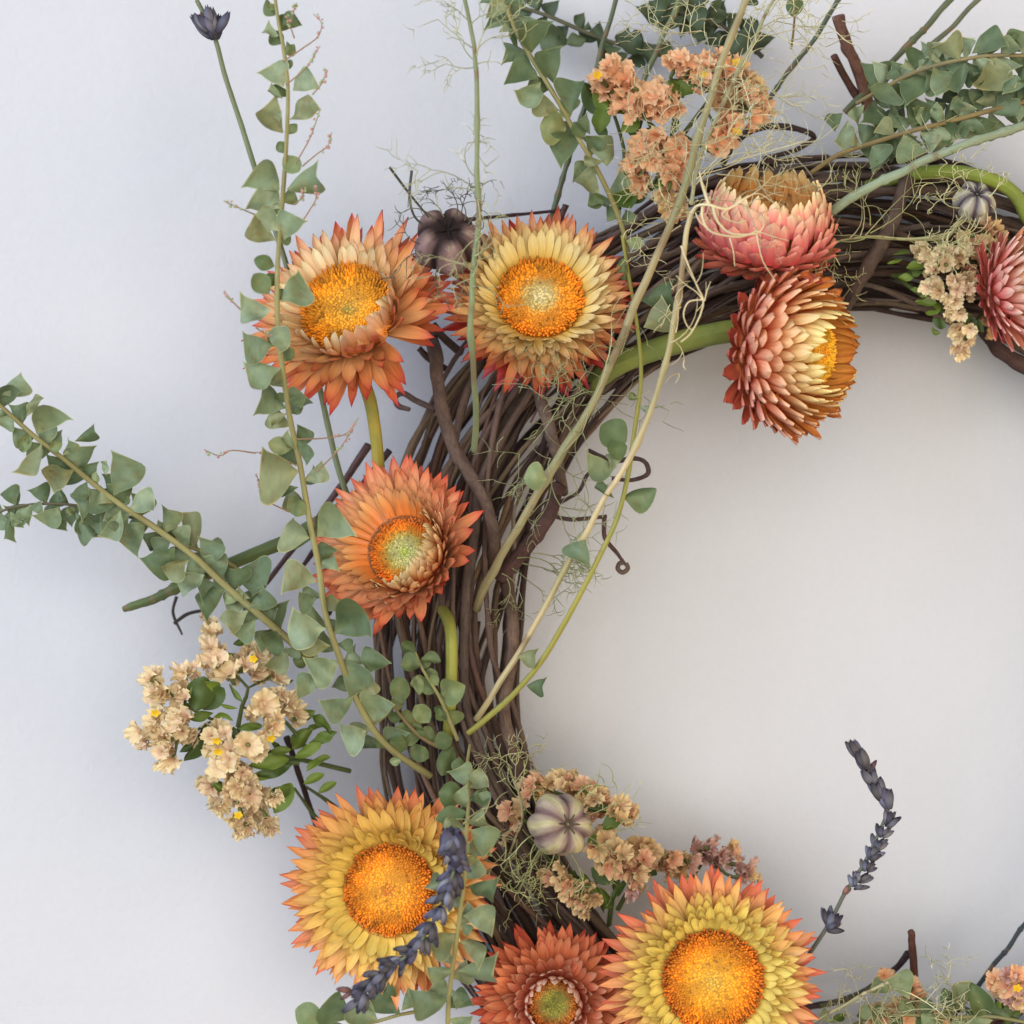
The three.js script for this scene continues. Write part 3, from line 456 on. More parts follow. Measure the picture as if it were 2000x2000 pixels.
const sprigD = sprig('bushy leafy sprig entering from the right edge above the ring', [
  { pts: [[2030, 105, .07], ...px(ZR, [[1932, 322, .07], [1750, 320, .07], [1550, 350, .068], [1420, 380, .066], [1250, 440, .06], [1100, 520, .055], [960, 600, .05]])], r0: 4, r1: 4, col: '#94865a', col2: '#7d7150' },
  { pts: [[2030, 190, .062], ...px(ZR, [[1932, 590, .062], [1700, 650, .062], [1480, 710, .061], [1280, 760, .06], [1050, 830, .055], [850, 900, .05], [700, 1000, .045]])], r0: 5, r1: 5, col: '#94804e', col2: '#7d6c48' }]);
leaves(sprigD, ZR, [[1760, 315, 1725, 520, .95], [1560, 350, 1470, 240, 1], [1630, 310, 1820, 220, .7], [1400, 390, 1480, 540, 1], [1590, 365, 1560, 570, .5], [1210, 440, 1330, 580, 1], [1140, 480, 1070, 600, 1.15], [1050, 590, 1060, 750, .9], [1000, 610, 940, 700, .8], [1270, 550, 1320, 720, .8], [1170, 600, 1200, 740, .7], [880, 660, 800, 730, 1], [910, 700, 880, 850, .6], [1400, 720, 1480, 850, 1.2], [1230, 785, 1300, 920, 1.1], [1330, 770, 1430, 850, .8], [1050, 845, 1120, 950, 1.1], [1620, 660, 1640, 800, 1.2], [1945, 370, 1930, 480, .9], [1830, 420, 1870, 530, .9], [1720, 640, 1880, 700, .7], [1500, 640, 1580, 590, .8], [1130, 460, 1210, 420, .7], [1850, 250, 1870, 170, .6], [1650, 590, 1760, 560, .7], [1800, 330, 1900, 260, .8], [1480, 690, 1400, 640, .9], [1340, 740, 1330, 620, .8], [1750, 630, 1850, 560, .8], [1860, 610, 1930, 680, .8], [1560, 690, 1620, 610, .8], [1180, 780, 1100, 720, .9], [1650, 330, 1700, 420, .8], [1460, 380, 1420, 300, .7], [990, 850, 930, 800, .8], [1300, 420, 1250, 360, .6], [1580, 560, 1520, 640, .8], [1700, 420, 1640, 480, .7]]);
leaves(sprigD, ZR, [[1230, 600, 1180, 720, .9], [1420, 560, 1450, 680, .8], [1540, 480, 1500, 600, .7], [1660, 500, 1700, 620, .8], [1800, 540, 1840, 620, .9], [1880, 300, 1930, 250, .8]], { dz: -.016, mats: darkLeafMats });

between(sprigD, 0, .05, .95, 36, 48, { mats: [leafMats[0], leafMats[2], leafMats[3]] });
between(sprigD, 1, .03, .8, 34, 46, { mats: [leafMats[3], leafMats[2]] });
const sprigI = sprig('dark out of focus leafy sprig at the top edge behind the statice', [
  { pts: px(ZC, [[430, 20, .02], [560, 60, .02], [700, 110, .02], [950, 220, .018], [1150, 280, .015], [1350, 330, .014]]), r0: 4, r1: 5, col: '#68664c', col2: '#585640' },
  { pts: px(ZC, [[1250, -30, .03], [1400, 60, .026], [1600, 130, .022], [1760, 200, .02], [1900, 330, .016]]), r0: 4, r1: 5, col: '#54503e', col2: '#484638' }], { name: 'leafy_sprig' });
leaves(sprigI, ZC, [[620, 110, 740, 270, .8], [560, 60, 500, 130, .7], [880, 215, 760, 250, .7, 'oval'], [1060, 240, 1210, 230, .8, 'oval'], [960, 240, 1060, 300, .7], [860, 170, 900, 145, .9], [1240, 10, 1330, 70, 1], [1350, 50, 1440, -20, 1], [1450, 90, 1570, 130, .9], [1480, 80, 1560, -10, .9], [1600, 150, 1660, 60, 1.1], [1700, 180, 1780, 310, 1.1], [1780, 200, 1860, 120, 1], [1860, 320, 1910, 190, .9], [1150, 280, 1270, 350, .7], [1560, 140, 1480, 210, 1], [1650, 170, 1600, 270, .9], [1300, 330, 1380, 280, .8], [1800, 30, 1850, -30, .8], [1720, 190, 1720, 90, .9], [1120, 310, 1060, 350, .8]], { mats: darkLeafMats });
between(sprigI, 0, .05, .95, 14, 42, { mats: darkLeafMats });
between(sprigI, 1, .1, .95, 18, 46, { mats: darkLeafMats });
const sprigJ = sprig('few loose leaves on a twig in the tangle at the bottom right corner', [{ pts: px(ZP, [[560, 1200, .04], [760, 1120, .045], [960, 1090, .05], [1200, 1100, .05], [1420, 1110, .05], [1660, 1100, .05], [1960, 1150, .05]]), r0: 3, r1: 4, col: '#7c7a50' }]);
leaves(sprigJ, ZP, [[1650, 1095, 1540, 870, .7, 'oval'], [1380, 1085, 1330, 880, .55, 'oval'], [1470, 1080, 1410, 840, .6], [960, 900, 780, 850, .7], [1060, 970, 960, 780, .9], [1700, 1140, 1500, 1150, .8], [1290, 1100, 1150, 1080, .7], [820, 1120, 700, 1040, .7], [1840, 1130, 1720, 1000, .8], [480, 1150, 400, 1060, .7]], { mats: [leafMats[1], leafMats[3], leafMats[4]] });
between(sprigJ, 0, .1, .95, 14, 36, { kind: 'oval' });
const sprigK = sprig('single small bright leaf hanging from the top edge right of the dark foliage', [{ pts: [[1545, -25, .06], [1552, 8, .06], [1550, 60, .055], [1545, 95, .05]], r0: 2, r1: 2.5, col: '#8a6a50' }]);
leaves(sprigK, ZR, [[590, 100, 610, -40, .75, 'oval']]);

// ------------------------------------------------------------------ statice: papery ruffled florets on winged green stems
function floretGeo(c0, c1, c2) {
  const mb = new MB(), nr = 5, na = 40, ph = rr(0, 6), deep = rr(.35, .8), am = rr(.12, .26), lob = pick([3, 4, 5, 5, 6]), k1 = rr(.1, .2), k2 = rr(.06, .13);
  for (let i = 0; i <= nr; i++) for (let j = 0; j <= na; j++) {
    const q = i / nr, a = (j % na) / na * 2 * Math.PI, sc2 = 1 + q * q * (.05 * Math.cos(lob * a + ph) + .06 * Math.sin(11 * a + ph * 2) + .05 * Math.sin(19 * a + ph * 5) + .2 * (vnoise(Math.cos(a) * 1.5 + ph, Math.sin(a) * 1.5 + ph) - .5)), r = (.1 + .9 * q) * sc2;
    const z = deep * Math.pow(q, .7) + q * q * (am * Math.sin(lob * a + ph) + k1 * Math.sin(9 * a + ph * 3) + k2 * Math.sin(16 * a + ph * 7));
    mb.v(V(Math.cos(a) * r, Math.sin(a) * r, z - deep * .6), mixC(mixC(c0, c1, smooth(0, .65, q)), c2, smooth(.6, 1, q) * (.55 + .45 * Math.sin(lob * a + ph + 1))), q, j / na);
  }
  for (let i = 0; i < nr; i++) for (let j = 0; j < na; j++) { const b = i * (na + 1) + j; mb.quad(b, b + na + 1, b + na + 2, b + 1); }
  return mb.geo();
}
const PAPER = {
  cream: [['#b08a68', '#ccb488', '#d8c898'], ['#bc9876', '#d0ba90', '#d8c898'], ['#b08a6c', '#ccb08c', '#dccb9a']],
  peach: [['#c88054', '#e0ae80', '#e8c496'], ['#d08c60', '#e2b286', '#e8c698'], ['#c47c58', '#dea678', '#e6bc8c']],
  tan: [['#9c7450', '#ba9868', '#cab47c'], ['#a07c58', '#be9e72', '#ceb884'], ['#a86c50', '#c2906c', '#ceae80']],
  pink: [['#8c5a50', '#b0887a', '#bc9c8c'], ['#986458', '#b48c7c', '#c0a490']],
};
const FLOR = Object.fromEntries(Object.entries(PAPER).map(([k, l]) => [k, l.flatMap((c) => Array.from({ length: 3 }, () => floretGeo(...c.map((h) => C(h, 1.4)))))]));
const cornerGeo = (() => { const mb = new MB(), c = C('#e8c81c', 1.3), c2 = C('#d89c14', 1.3); for (let k = 0; k < 5; k++) { const a = k / 5 * 6.283, d = V(Math.cos(a), Math.sin(a), .35).normalize(), t = V(-Math.sin(a), Math.cos(a), 0); const i0 = mb.v(V(0, 0, 0), c2), i1 = mb.v(d.clone().multiplyScalar(.6).addScaledVector(t, .38), c), i2 = mb.v(d.clone().multiplyScalar(1.05), c), i3 = mb.v(d.clone().multiplyScalar(.6).addScaledVector(t, -.38), c); mb.quad(i0, i3, i2, i1); } return mb.geo(); })();
function statice(label, frame, z, tone, blobs, yellows, stems, greens) {
  const [x0, y0, k] = frame, cx = blobs.reduce((s, b) => s + b[0], 0) / blobs.length, cy = blobs.reduce((s, b) => s + b[1], 0) / blobs.length;
  const root = stems[0][stems[0].length - 1], g = thing('statice_sprig', label, 'flower sprig', at(...root), 'papery statice sprigs');
  const c = C('#6c7440'), c2 = C('#4c5a30');
  for (const s of stems) { const mb = new MB(); rod(mb, s.map((p) => at(...p)), (t) => lerp(3, 5.5, t) * sc(.05), (t) => mixC(c, c2, vnoise(t * 9, s[0][0])), 6, undefined, .2); part('stem', mb.geo(g.position), stemMat, g); }
  const all = blobs.flatMap((q) => [q, [q[0] + rr(-55, 55), q[1] + rr(-55, 55), (q[2] ?? 80) * rr(.7, .9), (q[3] ?? 0) - .002, q[4]], [q[0] + rr(-45, 45), q[1] + rr(-45, 45), (q[2] ?? 80) * rr(.75, .95), (q[3] ?? 0) - .004, q[4]]]);
  all.forEach(([a, b, r = 80, dz = 0, tn], i) => {
    const zz = z + dz + rr(-.005, .005), p = at(x0 + a * k, y0 + b * k, zz), m = part('floret', pick(FLOR[tn ?? tone]), paperMat, g), s = r * k * .88 * sc(zz);
    const n = V((a - cx) / 500 + rr(-.55, .55), -(b - cy) / 500 + rr(-.35, .65), rr(.5, 1.1)).normalize();
    m.quaternion.setFromUnitVectors(V(0, 0, 1), n).multiply(new THREE.Quaternion().setFromAxisAngle(V(0, 0, 1), rr(0, 6.28)));
    m.position.copy(p).sub(g.position); m.scale.set(s * rr(.9, 1.15), s * rr(.75, 1.05), s * rr(.9, 1.3));
    // the green tube each floret sits in, running back to the nearest stem
    if (i % 6 === 0) { let best = null, bd = 1e9; for (const st of stems) for (const q of st) { const d = Math.hypot(q[0] - x0 - a * k, q[1] - y0 - b * k); if (d < bd) { bd = d; best = q; } } const mb = new MB(); rod(mb, [p.clone().addScaledVector(n, -s * .3), p.clone().addScaledVector(n, -s * 1.1), at(best[0], best[1], best[2])], (t) => lerp(5, 2.2, t) * sc(.05), t => mixC(c, c2, t), 6, 8, .1); part('stalk', mb.geo(g.position), stemMat, g); }
  });
  for (const [a, b] of yellows) { const m = part('corolla', cornerGeo, paperMat, g), zz = z + .009; m.position.copy(at(x0 + a * k, y0 + b * k, zz)).sub(g.position); m.scale.set(11 * sc(zz), 9 * sc(zz), 12 * sc(zz)); m.quaternion.setFromUnitVectors(V(0, 0, 1), V(rr(-.5, .5), rr(-.4, .4), 1).normalize()); }
  for (const [a, b, d, e, w = .5, dz = -.004] of greens) {   // green bracts and stem wings
    const zz = z + dz, A = at(x0 + a * k, y0 + b * k, zz), B = at(x0 + d * k, y0 + e * k, zz + rr(-.003, .004)), dir = B.clone().sub(A), len = dir.length(); dir.normalize();
    let n = V(rr(-.6, .6), rr(-.6, .6), 1); n.addScaledVector(dir, -n.dot(dir)).normalize();
    const m = part('bract', pick(LEAF.oval), pick(greenMats), g); m.quaternion.setFromRotationMatrix(new THREE.Matrix4().makeBasis(dir, n.clone().cross(dir), n)); m.position.copy(A).sub(g.position); m.scale.set(len, len * w, len);
  }
  return g;
}
const greenMats = ['#84963c', '#6c8438', '#9aac48', '#627434'].map((c) => std({ color: new THREE.Color(c).multiplyScalar(1.5), roughness: .65, transmission: .1 }));
const T = (f, l, z) => l.map(([a, b, zz]) => [f[0] + a * f[2], f[1] + b * f[2], zz ?? z]);
statice('cream statice sprig with ruffled papery florets and yellow eyes spreading left over the wall', ZL, .052, 'cream',
  [[310, 610, 90], [390, 700, 100], [340, 580, 80], [420, 760, 80], [560, 590, 90], [600, 560, 70], [540, 680, 80], [240, 980, 90], [330, 930, 100], [270, 1040, 80], [420, 1010, 100], [380, 850, 80], [530, 790, 90], [560, 880, 90], [500, 920, 80], [560, 980, 100], [610, 1010, 80], [440, 1090, 90], [400, 1120, 80], [470, 1180, 90], [430, 1210, 70], [750, 290, 80, -.012], [740, 220, 60, -.012], [740, 390, 90, -.01], [770, 480, 100, -.01], [720, 520, 90, -.01], [860, 580, 110, -.01], [800, 560, 90, -.01], [1010, 420, 80, -.008], [1040, 560, 110, -.008], [990, 520, 80, -.01], [1080, 460, 80, -.008], [1180, 590, 90, -.01], [1110, 790, 110, -.006], [1200, 740, 90, -.006], [1260, 800, 110, -.006], [1160, 860, 100, -.006], [1340, 850, 90, -.008], [1060, 840, 80, -.008], [800, 970, 90], [770, 1080, 100], [740, 1010, 70], [880, 1130, 100], [860, 1180, 90], [1000, 1070, 110, .004], [1070, 1110, 100, .004], [960, 1060, 80], [800, 1210, 100], [900, 1270, 100], [970, 1260, 90], [740, 1360, 90, -.006], [790, 1450, 90, -.006], [820, 1510, 70], [880, 1380, 100], [930, 1440, 90], [1010, 1340, 90], [1020, 1420, 100], [1100, 1400, 80], [1190, 1440, 70, .004], [1050, 1510, 100], [1130, 1590, 90], [1150, 1660, 70], [960, 1600, 100], [900, 1560, 80], [1000, 1650, 80], [1160, 960, 90], [1130, 1010, 70], [1190, 930, 70]],
  [[365, 850], [1040, 480], [1155, 1025], [785, 1040], [795, 1115], [935, 1555]],
  [T(ZL, [[560, 800, .05], [760, 900, .045], [900, 960, .042], [1150, 1120, .04], [1400, 1180, .038], [1700, 1250, .03]]), T(ZL, [[860, 560, .04], [1000, 680, .04], [960, 800, .04], [930, 950, .04]]), T(ZL, [[940, 1450, .05], [1050, 1300, .048], [1200, 1200, .042], [1350, 1190, .04]]), T(ZL, [[1180, 840, .044], [1300, 960, .042], [1400, 1100, .038]]), T(ZL, [[1320, 1370, .03], [1440, 1540, .026], [1520, 1620, .02]]), T(ZL, [[1400, 1360, .03], [1520, 1440, .026], [1600, 1500, .02]])],
  [[640, 840, 700, 600, .9, .001], [600, 820, 800, 640, .9], [690, 830, 840, 680, .8], [760, 850, 600, 900, .6], [960, 790, 860, 680, .3], [930, 820, 800, 800, .25], [900, 900, 760, 880, .3], [930, 960, 1100, 940, .5], [900, 960, 920, 1040, .6], [560, 1180, 740, 940, .5], [530, 1120, 720, 1010, .4], [1000, 1220, 1280, 1170, .5], [1050, 1300, 1300, 1200, .4], [1150, 1130, 1290, 1100, .6], [1180, 1540, 1300, 1330, .7], [1160, 1500, 1270, 1320, .6], [1010, 1300, 1180, 1260, .5], [1300, 1100, 1440, 960, .6, -.008], [1300, 900, 1460, 840, .6, -.01], [1400, 960, 1540, 930, .5, -.01], [1420, 1060, 1600, 980, .5, -.01], [1320, 1160, 1500, 1060, .5, -.008], [1400, 1250, 1560, 1140, .5, -.01], [1380, 1340, 1520, 1260, .5, -.01], [1480, 1400, 1600, 1320, .5, -.012], [1440, 860, 1560, 1010, .4, -.012], [1160, 1040, 1240, 1130, .4], [1180, 640, 1310, 630, .5, -.012], [860, 440, 960, 560, .8, -.014], [900, 380, 980, 350, .7, -.014], [760, 1330, 850, 1400, .6, -.004]]);
statice('peach statice sprig in dense bunches near the top edge above the ring', ZC, .056, 'peach',
  [[950, 450, 80], [1030, 410, 80], [1010, 500, 90], [1090, 450, 80], [1120, 490, 90], [1060, 560, 90], [1110, 600, 90], [1050, 610, 70], [1180, 590, 90], [1150, 640, 70], [1250, 550, 100], [1260, 620, 90], [1230, 640, 70], [1350, 610, 90], [1320, 560, 80], [1390, 630, 70], [1400, 380, 100], [1420, 330, 80], [1480, 380, 80], [1480, 430, 90], [1540, 450, 90], [1560, 480, 60], [1570, 370, 70], [1640, 350, 80], [1670, 410, 90], [1720, 400, 80], [1790, 400, 70], [1210, 820, 90], [1270, 800, 80], [1230, 910, 90], [1190, 860, 80], [1280, 880, 70], [1260, 940, 80], [1390, 830, 90], [1430, 870, 100], [1370, 900, 80], [1350, 960, 90], [1420, 960, 90], [1150, 1000, 90], [1120, 970, 70], [1180, 1050, 80], [1220, 1020, 70], [1390, 1030, 90], [1360, 1000, 70], [1750, 500, 90, 0, 'tan'], [1690, 540, 90, 0, 'tan'], [1820, 540, 90, 0, 'tan'], [1780, 590, 90, 0, 'tan'], [1880, 590, 90, 0, 'tan'], [1890, 660, 80], [1850, 690, 70], [1690, 670, 90], [1720, 730, 80], [1660, 800, 90], [1640, 860, 80], [1690, 770, 70], [1850, 500, 80, 0, 'tan'], [1650, 590, 80, 0, 'tan'], [1350, 1130, 100, .002, 'tan'], [1370, 1210, 90, .002, 'tan']],
  [[940, 435], [1555, 430], [1750, 365], [1785, 370], [1750, 765]],
  [T(ZC, [[1000, 560, .05], [1050, 700, .045], [1100, 900, .042], [1080, 1100, .035], [1060, 1250, .03]]), T(ZC, [[1470, 460, .048], [1400, 600, .046], [1380, 750, .044], [1350, 900, .042], [1250, 1100, .036]]), T(ZC, [[1220, 620, .05], [1180, 760, .046], [1100, 950, .042]]), T(ZC, [[1680, 450, .048], [1560, 620, .046], [1440, 780, .042]])],
  [[920, 520, 1000, 640, .7], [980, 600, 960, 780, .6, -.006], [920, 700, 1000, 800, .6, -.008], [1020, 640, 1160, 660, .5], [1180, 680, 1330, 650, .4], [1150, 800, 1130, 680, .7, -.006], [1080, 760, 1180, 700, .8], [1420, 500, 1350, 520, .6], [1380, 500, 1520, 540, .7, -.006], [1540, 540, 1640, 500, .6, -.006], [1580, 520, 1640, 440, .7, -.006], [1400, 660, 1390, 800, .3], [1060, 1030, 1140, 1230, .8, -.006], [1040, 1200, 1150, 1080, .7, -.006], [1120, 1180, 1230, 1080, .8, -.006], [1200, 1110, 1290, 1080, .5], [1320, 1010, 1290, 1120, .6], [1140, 960, 1080, 1060, .6], [1290, 760, 1230, 700, .4], [1340, 470, 1440, 560, .7, -.008], [860, 480, 960, 660, .7, -.01]]);
statice('tan statice sprig crowding the striped seed pod inside the lower ring', ZN, .05, 'tan',
  [[330, 270, 80], [390, 310, 80], [460, 260, 80], [510, 280, 60], [290, 340, 80], [360, 250, 60], [640, 290, 80], [690, 340, 80], [740, 390, 80], [800, 390, 80], [660, 420, 80], [920, 420, 90], [960, 470, 80], [890, 480, 80], [990, 500, 60], [920, 520, 70], [840, 440, 70], [140, 470, 80, -.008], [200, 540, 80, -.008], [130, 570, 70, -.008], [170, 630, 80, -.008], [240, 440, 80, -.008], [840, 660, 90], [880, 720, 80], [800, 810, 100], [850, 860, 90], [880, 790, 90], [760, 750, 80], [430, 930, 80, .004], [510, 890, 80, .004], [490, 960, 70, .004], [560, 990, 80, .004], [600, 1080, 90, .004], [660, 1120, 80, .004], [650, 1010, 80, .004], [710, 1080, 70, .004], [630, 1160, 60, .004], [560, 1060, 60, .004], [990, 820, 80], [1010, 890, 90], [1030, 960, 70], [1070, 730, 90, -.01], [1140, 750, 80, -.01], [1180, 820, 90, -.01], [1010, 720, 80, -.01], [1240, 860, 80, -.01], [1290, 800, 80, -.012], [1300, 870, 80, -.012], [1350, 830, 80, -.013], [1090, 800, 80, -.004], [1120, 860, 80, -.006], [1060, 900, 80], [940, 760, 80], [930, 860, 80], [780, 640, 80, -.006], [760, 480, 80, -.01], [560, 240, 80, -.008], [600, 330, 80, -.01], [420, 380, 80, -.012], [1430, 730, 80, -.014, 'pink'], [1420, 830, 80, -.014, 'pink'], [1500, 770, 90, -.014, 'pink'], [1550, 720, 80, -.014, 'pink'], [1630, 800, 90, -.014, 'pink'], [1570, 830, 80, -.014, 'pink'], [1710, 760, 80, -.014, 'tan'], [1730, 840, 90, -.014, 'pink'], [1800, 860, 80, -.014, 'pink'], [1760, 920, 80, -.014, 'pink'], [1830, 910, 60, -.014, 'tan'], [1000, 1020, 70, 0, 'pink']],
  [],
  [T(ZN, [[640, 1000, .05], [760, 960, .046], [900, 900, .044], [860, 1100, .04], [840, 1250, .03]]), T(ZN, [[880, 480, .05], [830, 640, .045], [860, 800, .044], [880, 1000, .042]]), T(ZN, [[1040, 780, .036], [1000, 950, .036], [900, 1150, .034]]), T(ZN, [[1500, 800, .03], [1400, 950, .03], [1300, 1080, .03]])],
  [[800, 600, 920, 500, .9, .001], [810, 560, 860, 520, .9], [720, 860, 860, 960, .9], [660, 900, 760, 1040, .8], [780, 1000, 860, 1150, .8], [850, 1120, 930, 960, .4], [760, 1090, 830, 1160, .7], [1080, 860, 1180, 900, .7, -.01], [690, 700, 780, 640, .6, -.006], [230, 430, 260, 490, .8, -.01], [900, 1060, 960, 940, .5], [600, 880, 640, 960, .7]]);
statice('cream statice sprig at the right end of the ring beside the pink strawflower', ZS, .054, 'cream',
  [[960, 900, 100], [1000, 980, 100], [1070, 1010, 100], [1150, 930, 100], [1260, 960, 120], [1330, 1020, 110], [1370, 930, 90], [1060, 1090, 90], [1190, 1040, 100], [1010, 1270, 90], [1080, 1320, 100], [1100, 1220, 80], [1290, 1220, 100], [1380, 1190, 100], [1310, 1290, 90], [1420, 1280, 80], [1260, 1420, 110], [1300, 1480, 100], [1240, 1510, 80], [1300, 1660, 110], [1370, 1740, 120], [1320, 1840, 100], [1420, 1660, 90], [1470, 850, 120, -.01, 'tan'], [1620, 700, 130, -.01, 'tan'], [1690, 760, 110, -.01, 'tan'], [1580, 860, 120, -.01, 'tan'], [1500, 980, 110, -.01, 'tan'], [1560, 1050, 100, -.012, 'tan'], [1340, 800, 80, -.008, 'tan'], [1420, 1100, 90, -.008, 'tan'], [1640, 1650, 100, -.01, 'tan'], [1580, 1560, 80, -.01, 'tan']],
  [],
  [T(ZS, [[1000, 1000, .05], [900, 1100, .045], [760, 1150, .04], [600, 1120, .03]]), T(ZS, [[1380, 1760, .05], [1250, 1560, .046], [1050, 1400, .042], [850, 1250, .038], [650, 1120, .03]]), T(ZS, [[1450, 1000, .044], [1300, 1150, .042], [1150, 1300, .042]])],
  [[820, 1080, 1000, 1040, .7], [860, 1150, 960, 1100, .8], [740, 1170, 900, 1160, .6], [900, 1400, 1100, 1440, .5], [1000, 1500, 1140, 1480, .7], [1080, 1560, 1180, 1640, .8], [1150, 1480, 1090, 1390, .7], [950, 1350, 1080, 1330, .5], [860, 1280, 970, 1300, .5], [1330, 1590, 1430, 1520, .9], [1380, 1600, 1500, 1650, .6], [1200, 840, 1280, 920, .5], [1110, 830, 1200, 910, .5], [700, 950, 860, 940, .25], [640, 1040, 800, 1000, .25], [1060, 1640, 1140, 1700, .6], [1450, 1560, 1540, 1680, .6], [1400, 780, 1480, 760, .8, -.008]]);
statice('small pinkish statice head in the bottom right corner', ZP, .052, 'pink',
  [[1740, 840, 90, 0, 'peach'], [1810, 790, 90], [1880, 790, 90, 0, 'peach'], [1800, 870, 100, 0, 'tan'], [1900, 860, 100, 0, 'peach'], [1740, 900, 80, 0, 'tan'], [1880, 950, 90], [1920, 1000, 80, 0, 'tan'], [1820, 950, 80]],
  [[1880, 890]],
  [T(ZP, [[1820, 900, .05], [1800, 1020, .046], [1790, 1160, .04], [1760, 1250, .03]])],
  [[1790, 1120, 1760, 960, .6], [1820, 1130, 1860, 950, .6], [1840, 1110, 1920, 990, .6], [1740, 1100, 1740, 980, .4], [1800, 1159, 1890, 1060, .5]]);
statice('scrap of rust coloured statice low in the tangle at the bottom edge', ZP, .04, 'tan',
  [[880, 790, 70, 0, 'peach'], [920, 830, 60], [1100, 870, 80, 0, 'peach'], [1130, 940, 80, 0, 'peach'], [1160, 1010, 80], [1280, 1110, 90], [1200, 1130, 80], [840, 1060, 80], [920, 1100, 80], [1060, 1130, 80, 0, 'peach'], [760, 1110, 70], [980, 1010, 70]],
  [],
  [T(ZP, [[1110, 900, .036], [1100, 1040, .034], [1060, 1200, .03]])],
  [[1040, 1060, 1160, 1020, .5], [820, 1000, 920, 1060, .5], [700, 1060, 830, 1100, .5], [1180, 1060, 1280, 1040, .5], [460, 1140, 600, 1090, .5]]);

// ------------------------------------------------------------------ lavender
const budGeos = Array.from({ length: 6 }, (_, i) => { const mb = new MB(), cs = [['#45444e', '#72737c', '#4c4a58'], ['#545460', '#86878e', '#5f5d6a'], ['#4a4b56', '#6c6e7a', '#3d3a48']][i % 3].map((h) => C(h, 1.0)), na = 9, nr = 7;
  for (let a = 0; a <= nr; a++) for (let b = 0; b <= na; b++) { const t = a / nr, th = b / na * 6.2832, prof = t === 0 ? .12 : .2 * Math.pow(Math.sin(Math.PI * clamp(t * .84 + .12)), .6) * (1 + .07 * Math.cos(th * 5)), o = t > .9 ? .08 * Math.sin(th * 3 + i) : 0; mb.v(V(Math.cos(th) * prof, Math.sin(th) * prof, t + o), ramp(cs, t).multiplyScalar(.85 + .3 * ((b * 5) % 2 ? .3 : vnoise(b * 3.3, t * 4 + i))), b / na, t); }
  for (let a = 0; a < nr; a++) for (let b = 0; b < na; b++) { const q = a * (na + 1) + b; mb.quad(q, q + 1, q + na + 2, q + na + 1); }
  return mb.geo(); });
function lavender(label, stemPts, spike, o = {}) {   // spike: whorls [x, y, z, dir angle deg, buds, bud px, spread]
  const p0 = at(...stemPts[stemPts.length - 1]), g = thing('lavender_stem', label, 'lavender', p0, 'dried lavender stems');
  const mb = new MB(), c = C(o.col ?? '#6d7658'), c2 = C(o.col2 ?? '#585e4a');
  rod(mb, stemPts.map((p) => at(...p)), (t) => lerp(o.r0 ?? 3.5, o.r1 ?? 5, t) * sc(.06), (t) => mixC(c, c2, vnoise(t * 11, 2)), 7, undefined, .12);
  part('stem', mb.geo(p0), stemMat, g);
  for (const [x, y, z, ang, n, bp, spread, hue] of spike) {
    const d = V(Math.cos(ang * Math.PI / 180), Math.sin(ang * Math.PI / 180), .05).normalize(), base = at(x, y, z), u = V(0, 0, 1).cross(d).normalize(), w = d.clone().cross(u);
    for (let k = 0; k < n; k++) {
      const a = k / n * 6.283 + rr(-.3, .3) + y, out = u.clone().multiplyScalar(Math.cos(a)).addScaledVector(w, Math.sin(a)), dir = d.clone().addScaledVector(out, spread * rr(.7, 1.25)).normalize();
      const m = part('bud', pick(budGeos), hue === 'brown' ? brownBud : pick(budMats), g), L = bp * rr(.8, 1.15) * sc(z);
      m.position.copy(base).addScaledVector(out, bp * .1 * sc(z)).addScaledVector(d, rr(-.2, .2) * L).sub(p0); m.scale.set(L * rr(.9, 1.15), L * rr(.9, 1.15), L);
      m.quaternion.setFromUnitVectors(V(0, 0, 1), dir);
    }
  }
  return g;
}
const budMats = ['#ffffff', '#d8d2dc', '#f4ece0', '#b4a8b4', '#c8bcae'].map((h) => { const m = budMat.clone(); m.color = new THREE.Color(h); return m; });
const brownBud = budMat.clone(); brownBud.color = new THREE.Color().setRGB(1.25, .62, .42);
lavender('lavender stem with one bluish bud whorl at the upper left corner', [[384, 0, .05], [405, 40, .05], [420, 75, .05], [440, 150, .05], [470, 240, .05], [495, 320, .05], [560, 520, .046], [620, 740, .044], [640, 830, .042], [662, 920, .04], [690, 1000, .034]], [[416, 74, .051, 112, 9, 48, .5], [410, 62, .053, 112, 8, 42, .55], [420, 66, .053, 95, 3, 40, .7], [395, 40, .05, 125, 2, 22, .7, 'brown']], { r0: 4.5, r1: 6.5, col: '#7c8660', col2: '#686f52' });
{
  const sp = [], L2 = [[[700, 1955], [735, 1910], [790, 1870], [835, 1820], [872, 1745], [888, 1690], [885, 1640], [888, 1618]]][0];
  const cv = new THREE.CatmullRomCurve3(L2.map(([x, y]) => V(x, y, 0)));
  for (let k = 0; k < 17; k++) { const t = k / 17.5 + .03, p = cv.getPoint(1 - t), q = cv.getTangent(1 - t); sp.push([p.x, p.y, .098 + .002 * Math.sin(k), Math.atan2(q.y, -q.x) * 180 / Math.PI + rr(-14, 14), 8, 33, .75]); }
  sp.push([885, 1680, .098, 95, 5, 62, .22], [705, 1950, .098, 225, 3, 40, .3], [690, 1935, .098, 190, 2, 26, .4, 'brown']);
  lavender('lavender spike lying across the golden strawflower', [...L2.map(([x, y]) => [x, y, .098])].slice(0, -1), sp, { r0: 3, r1: 3 });
}
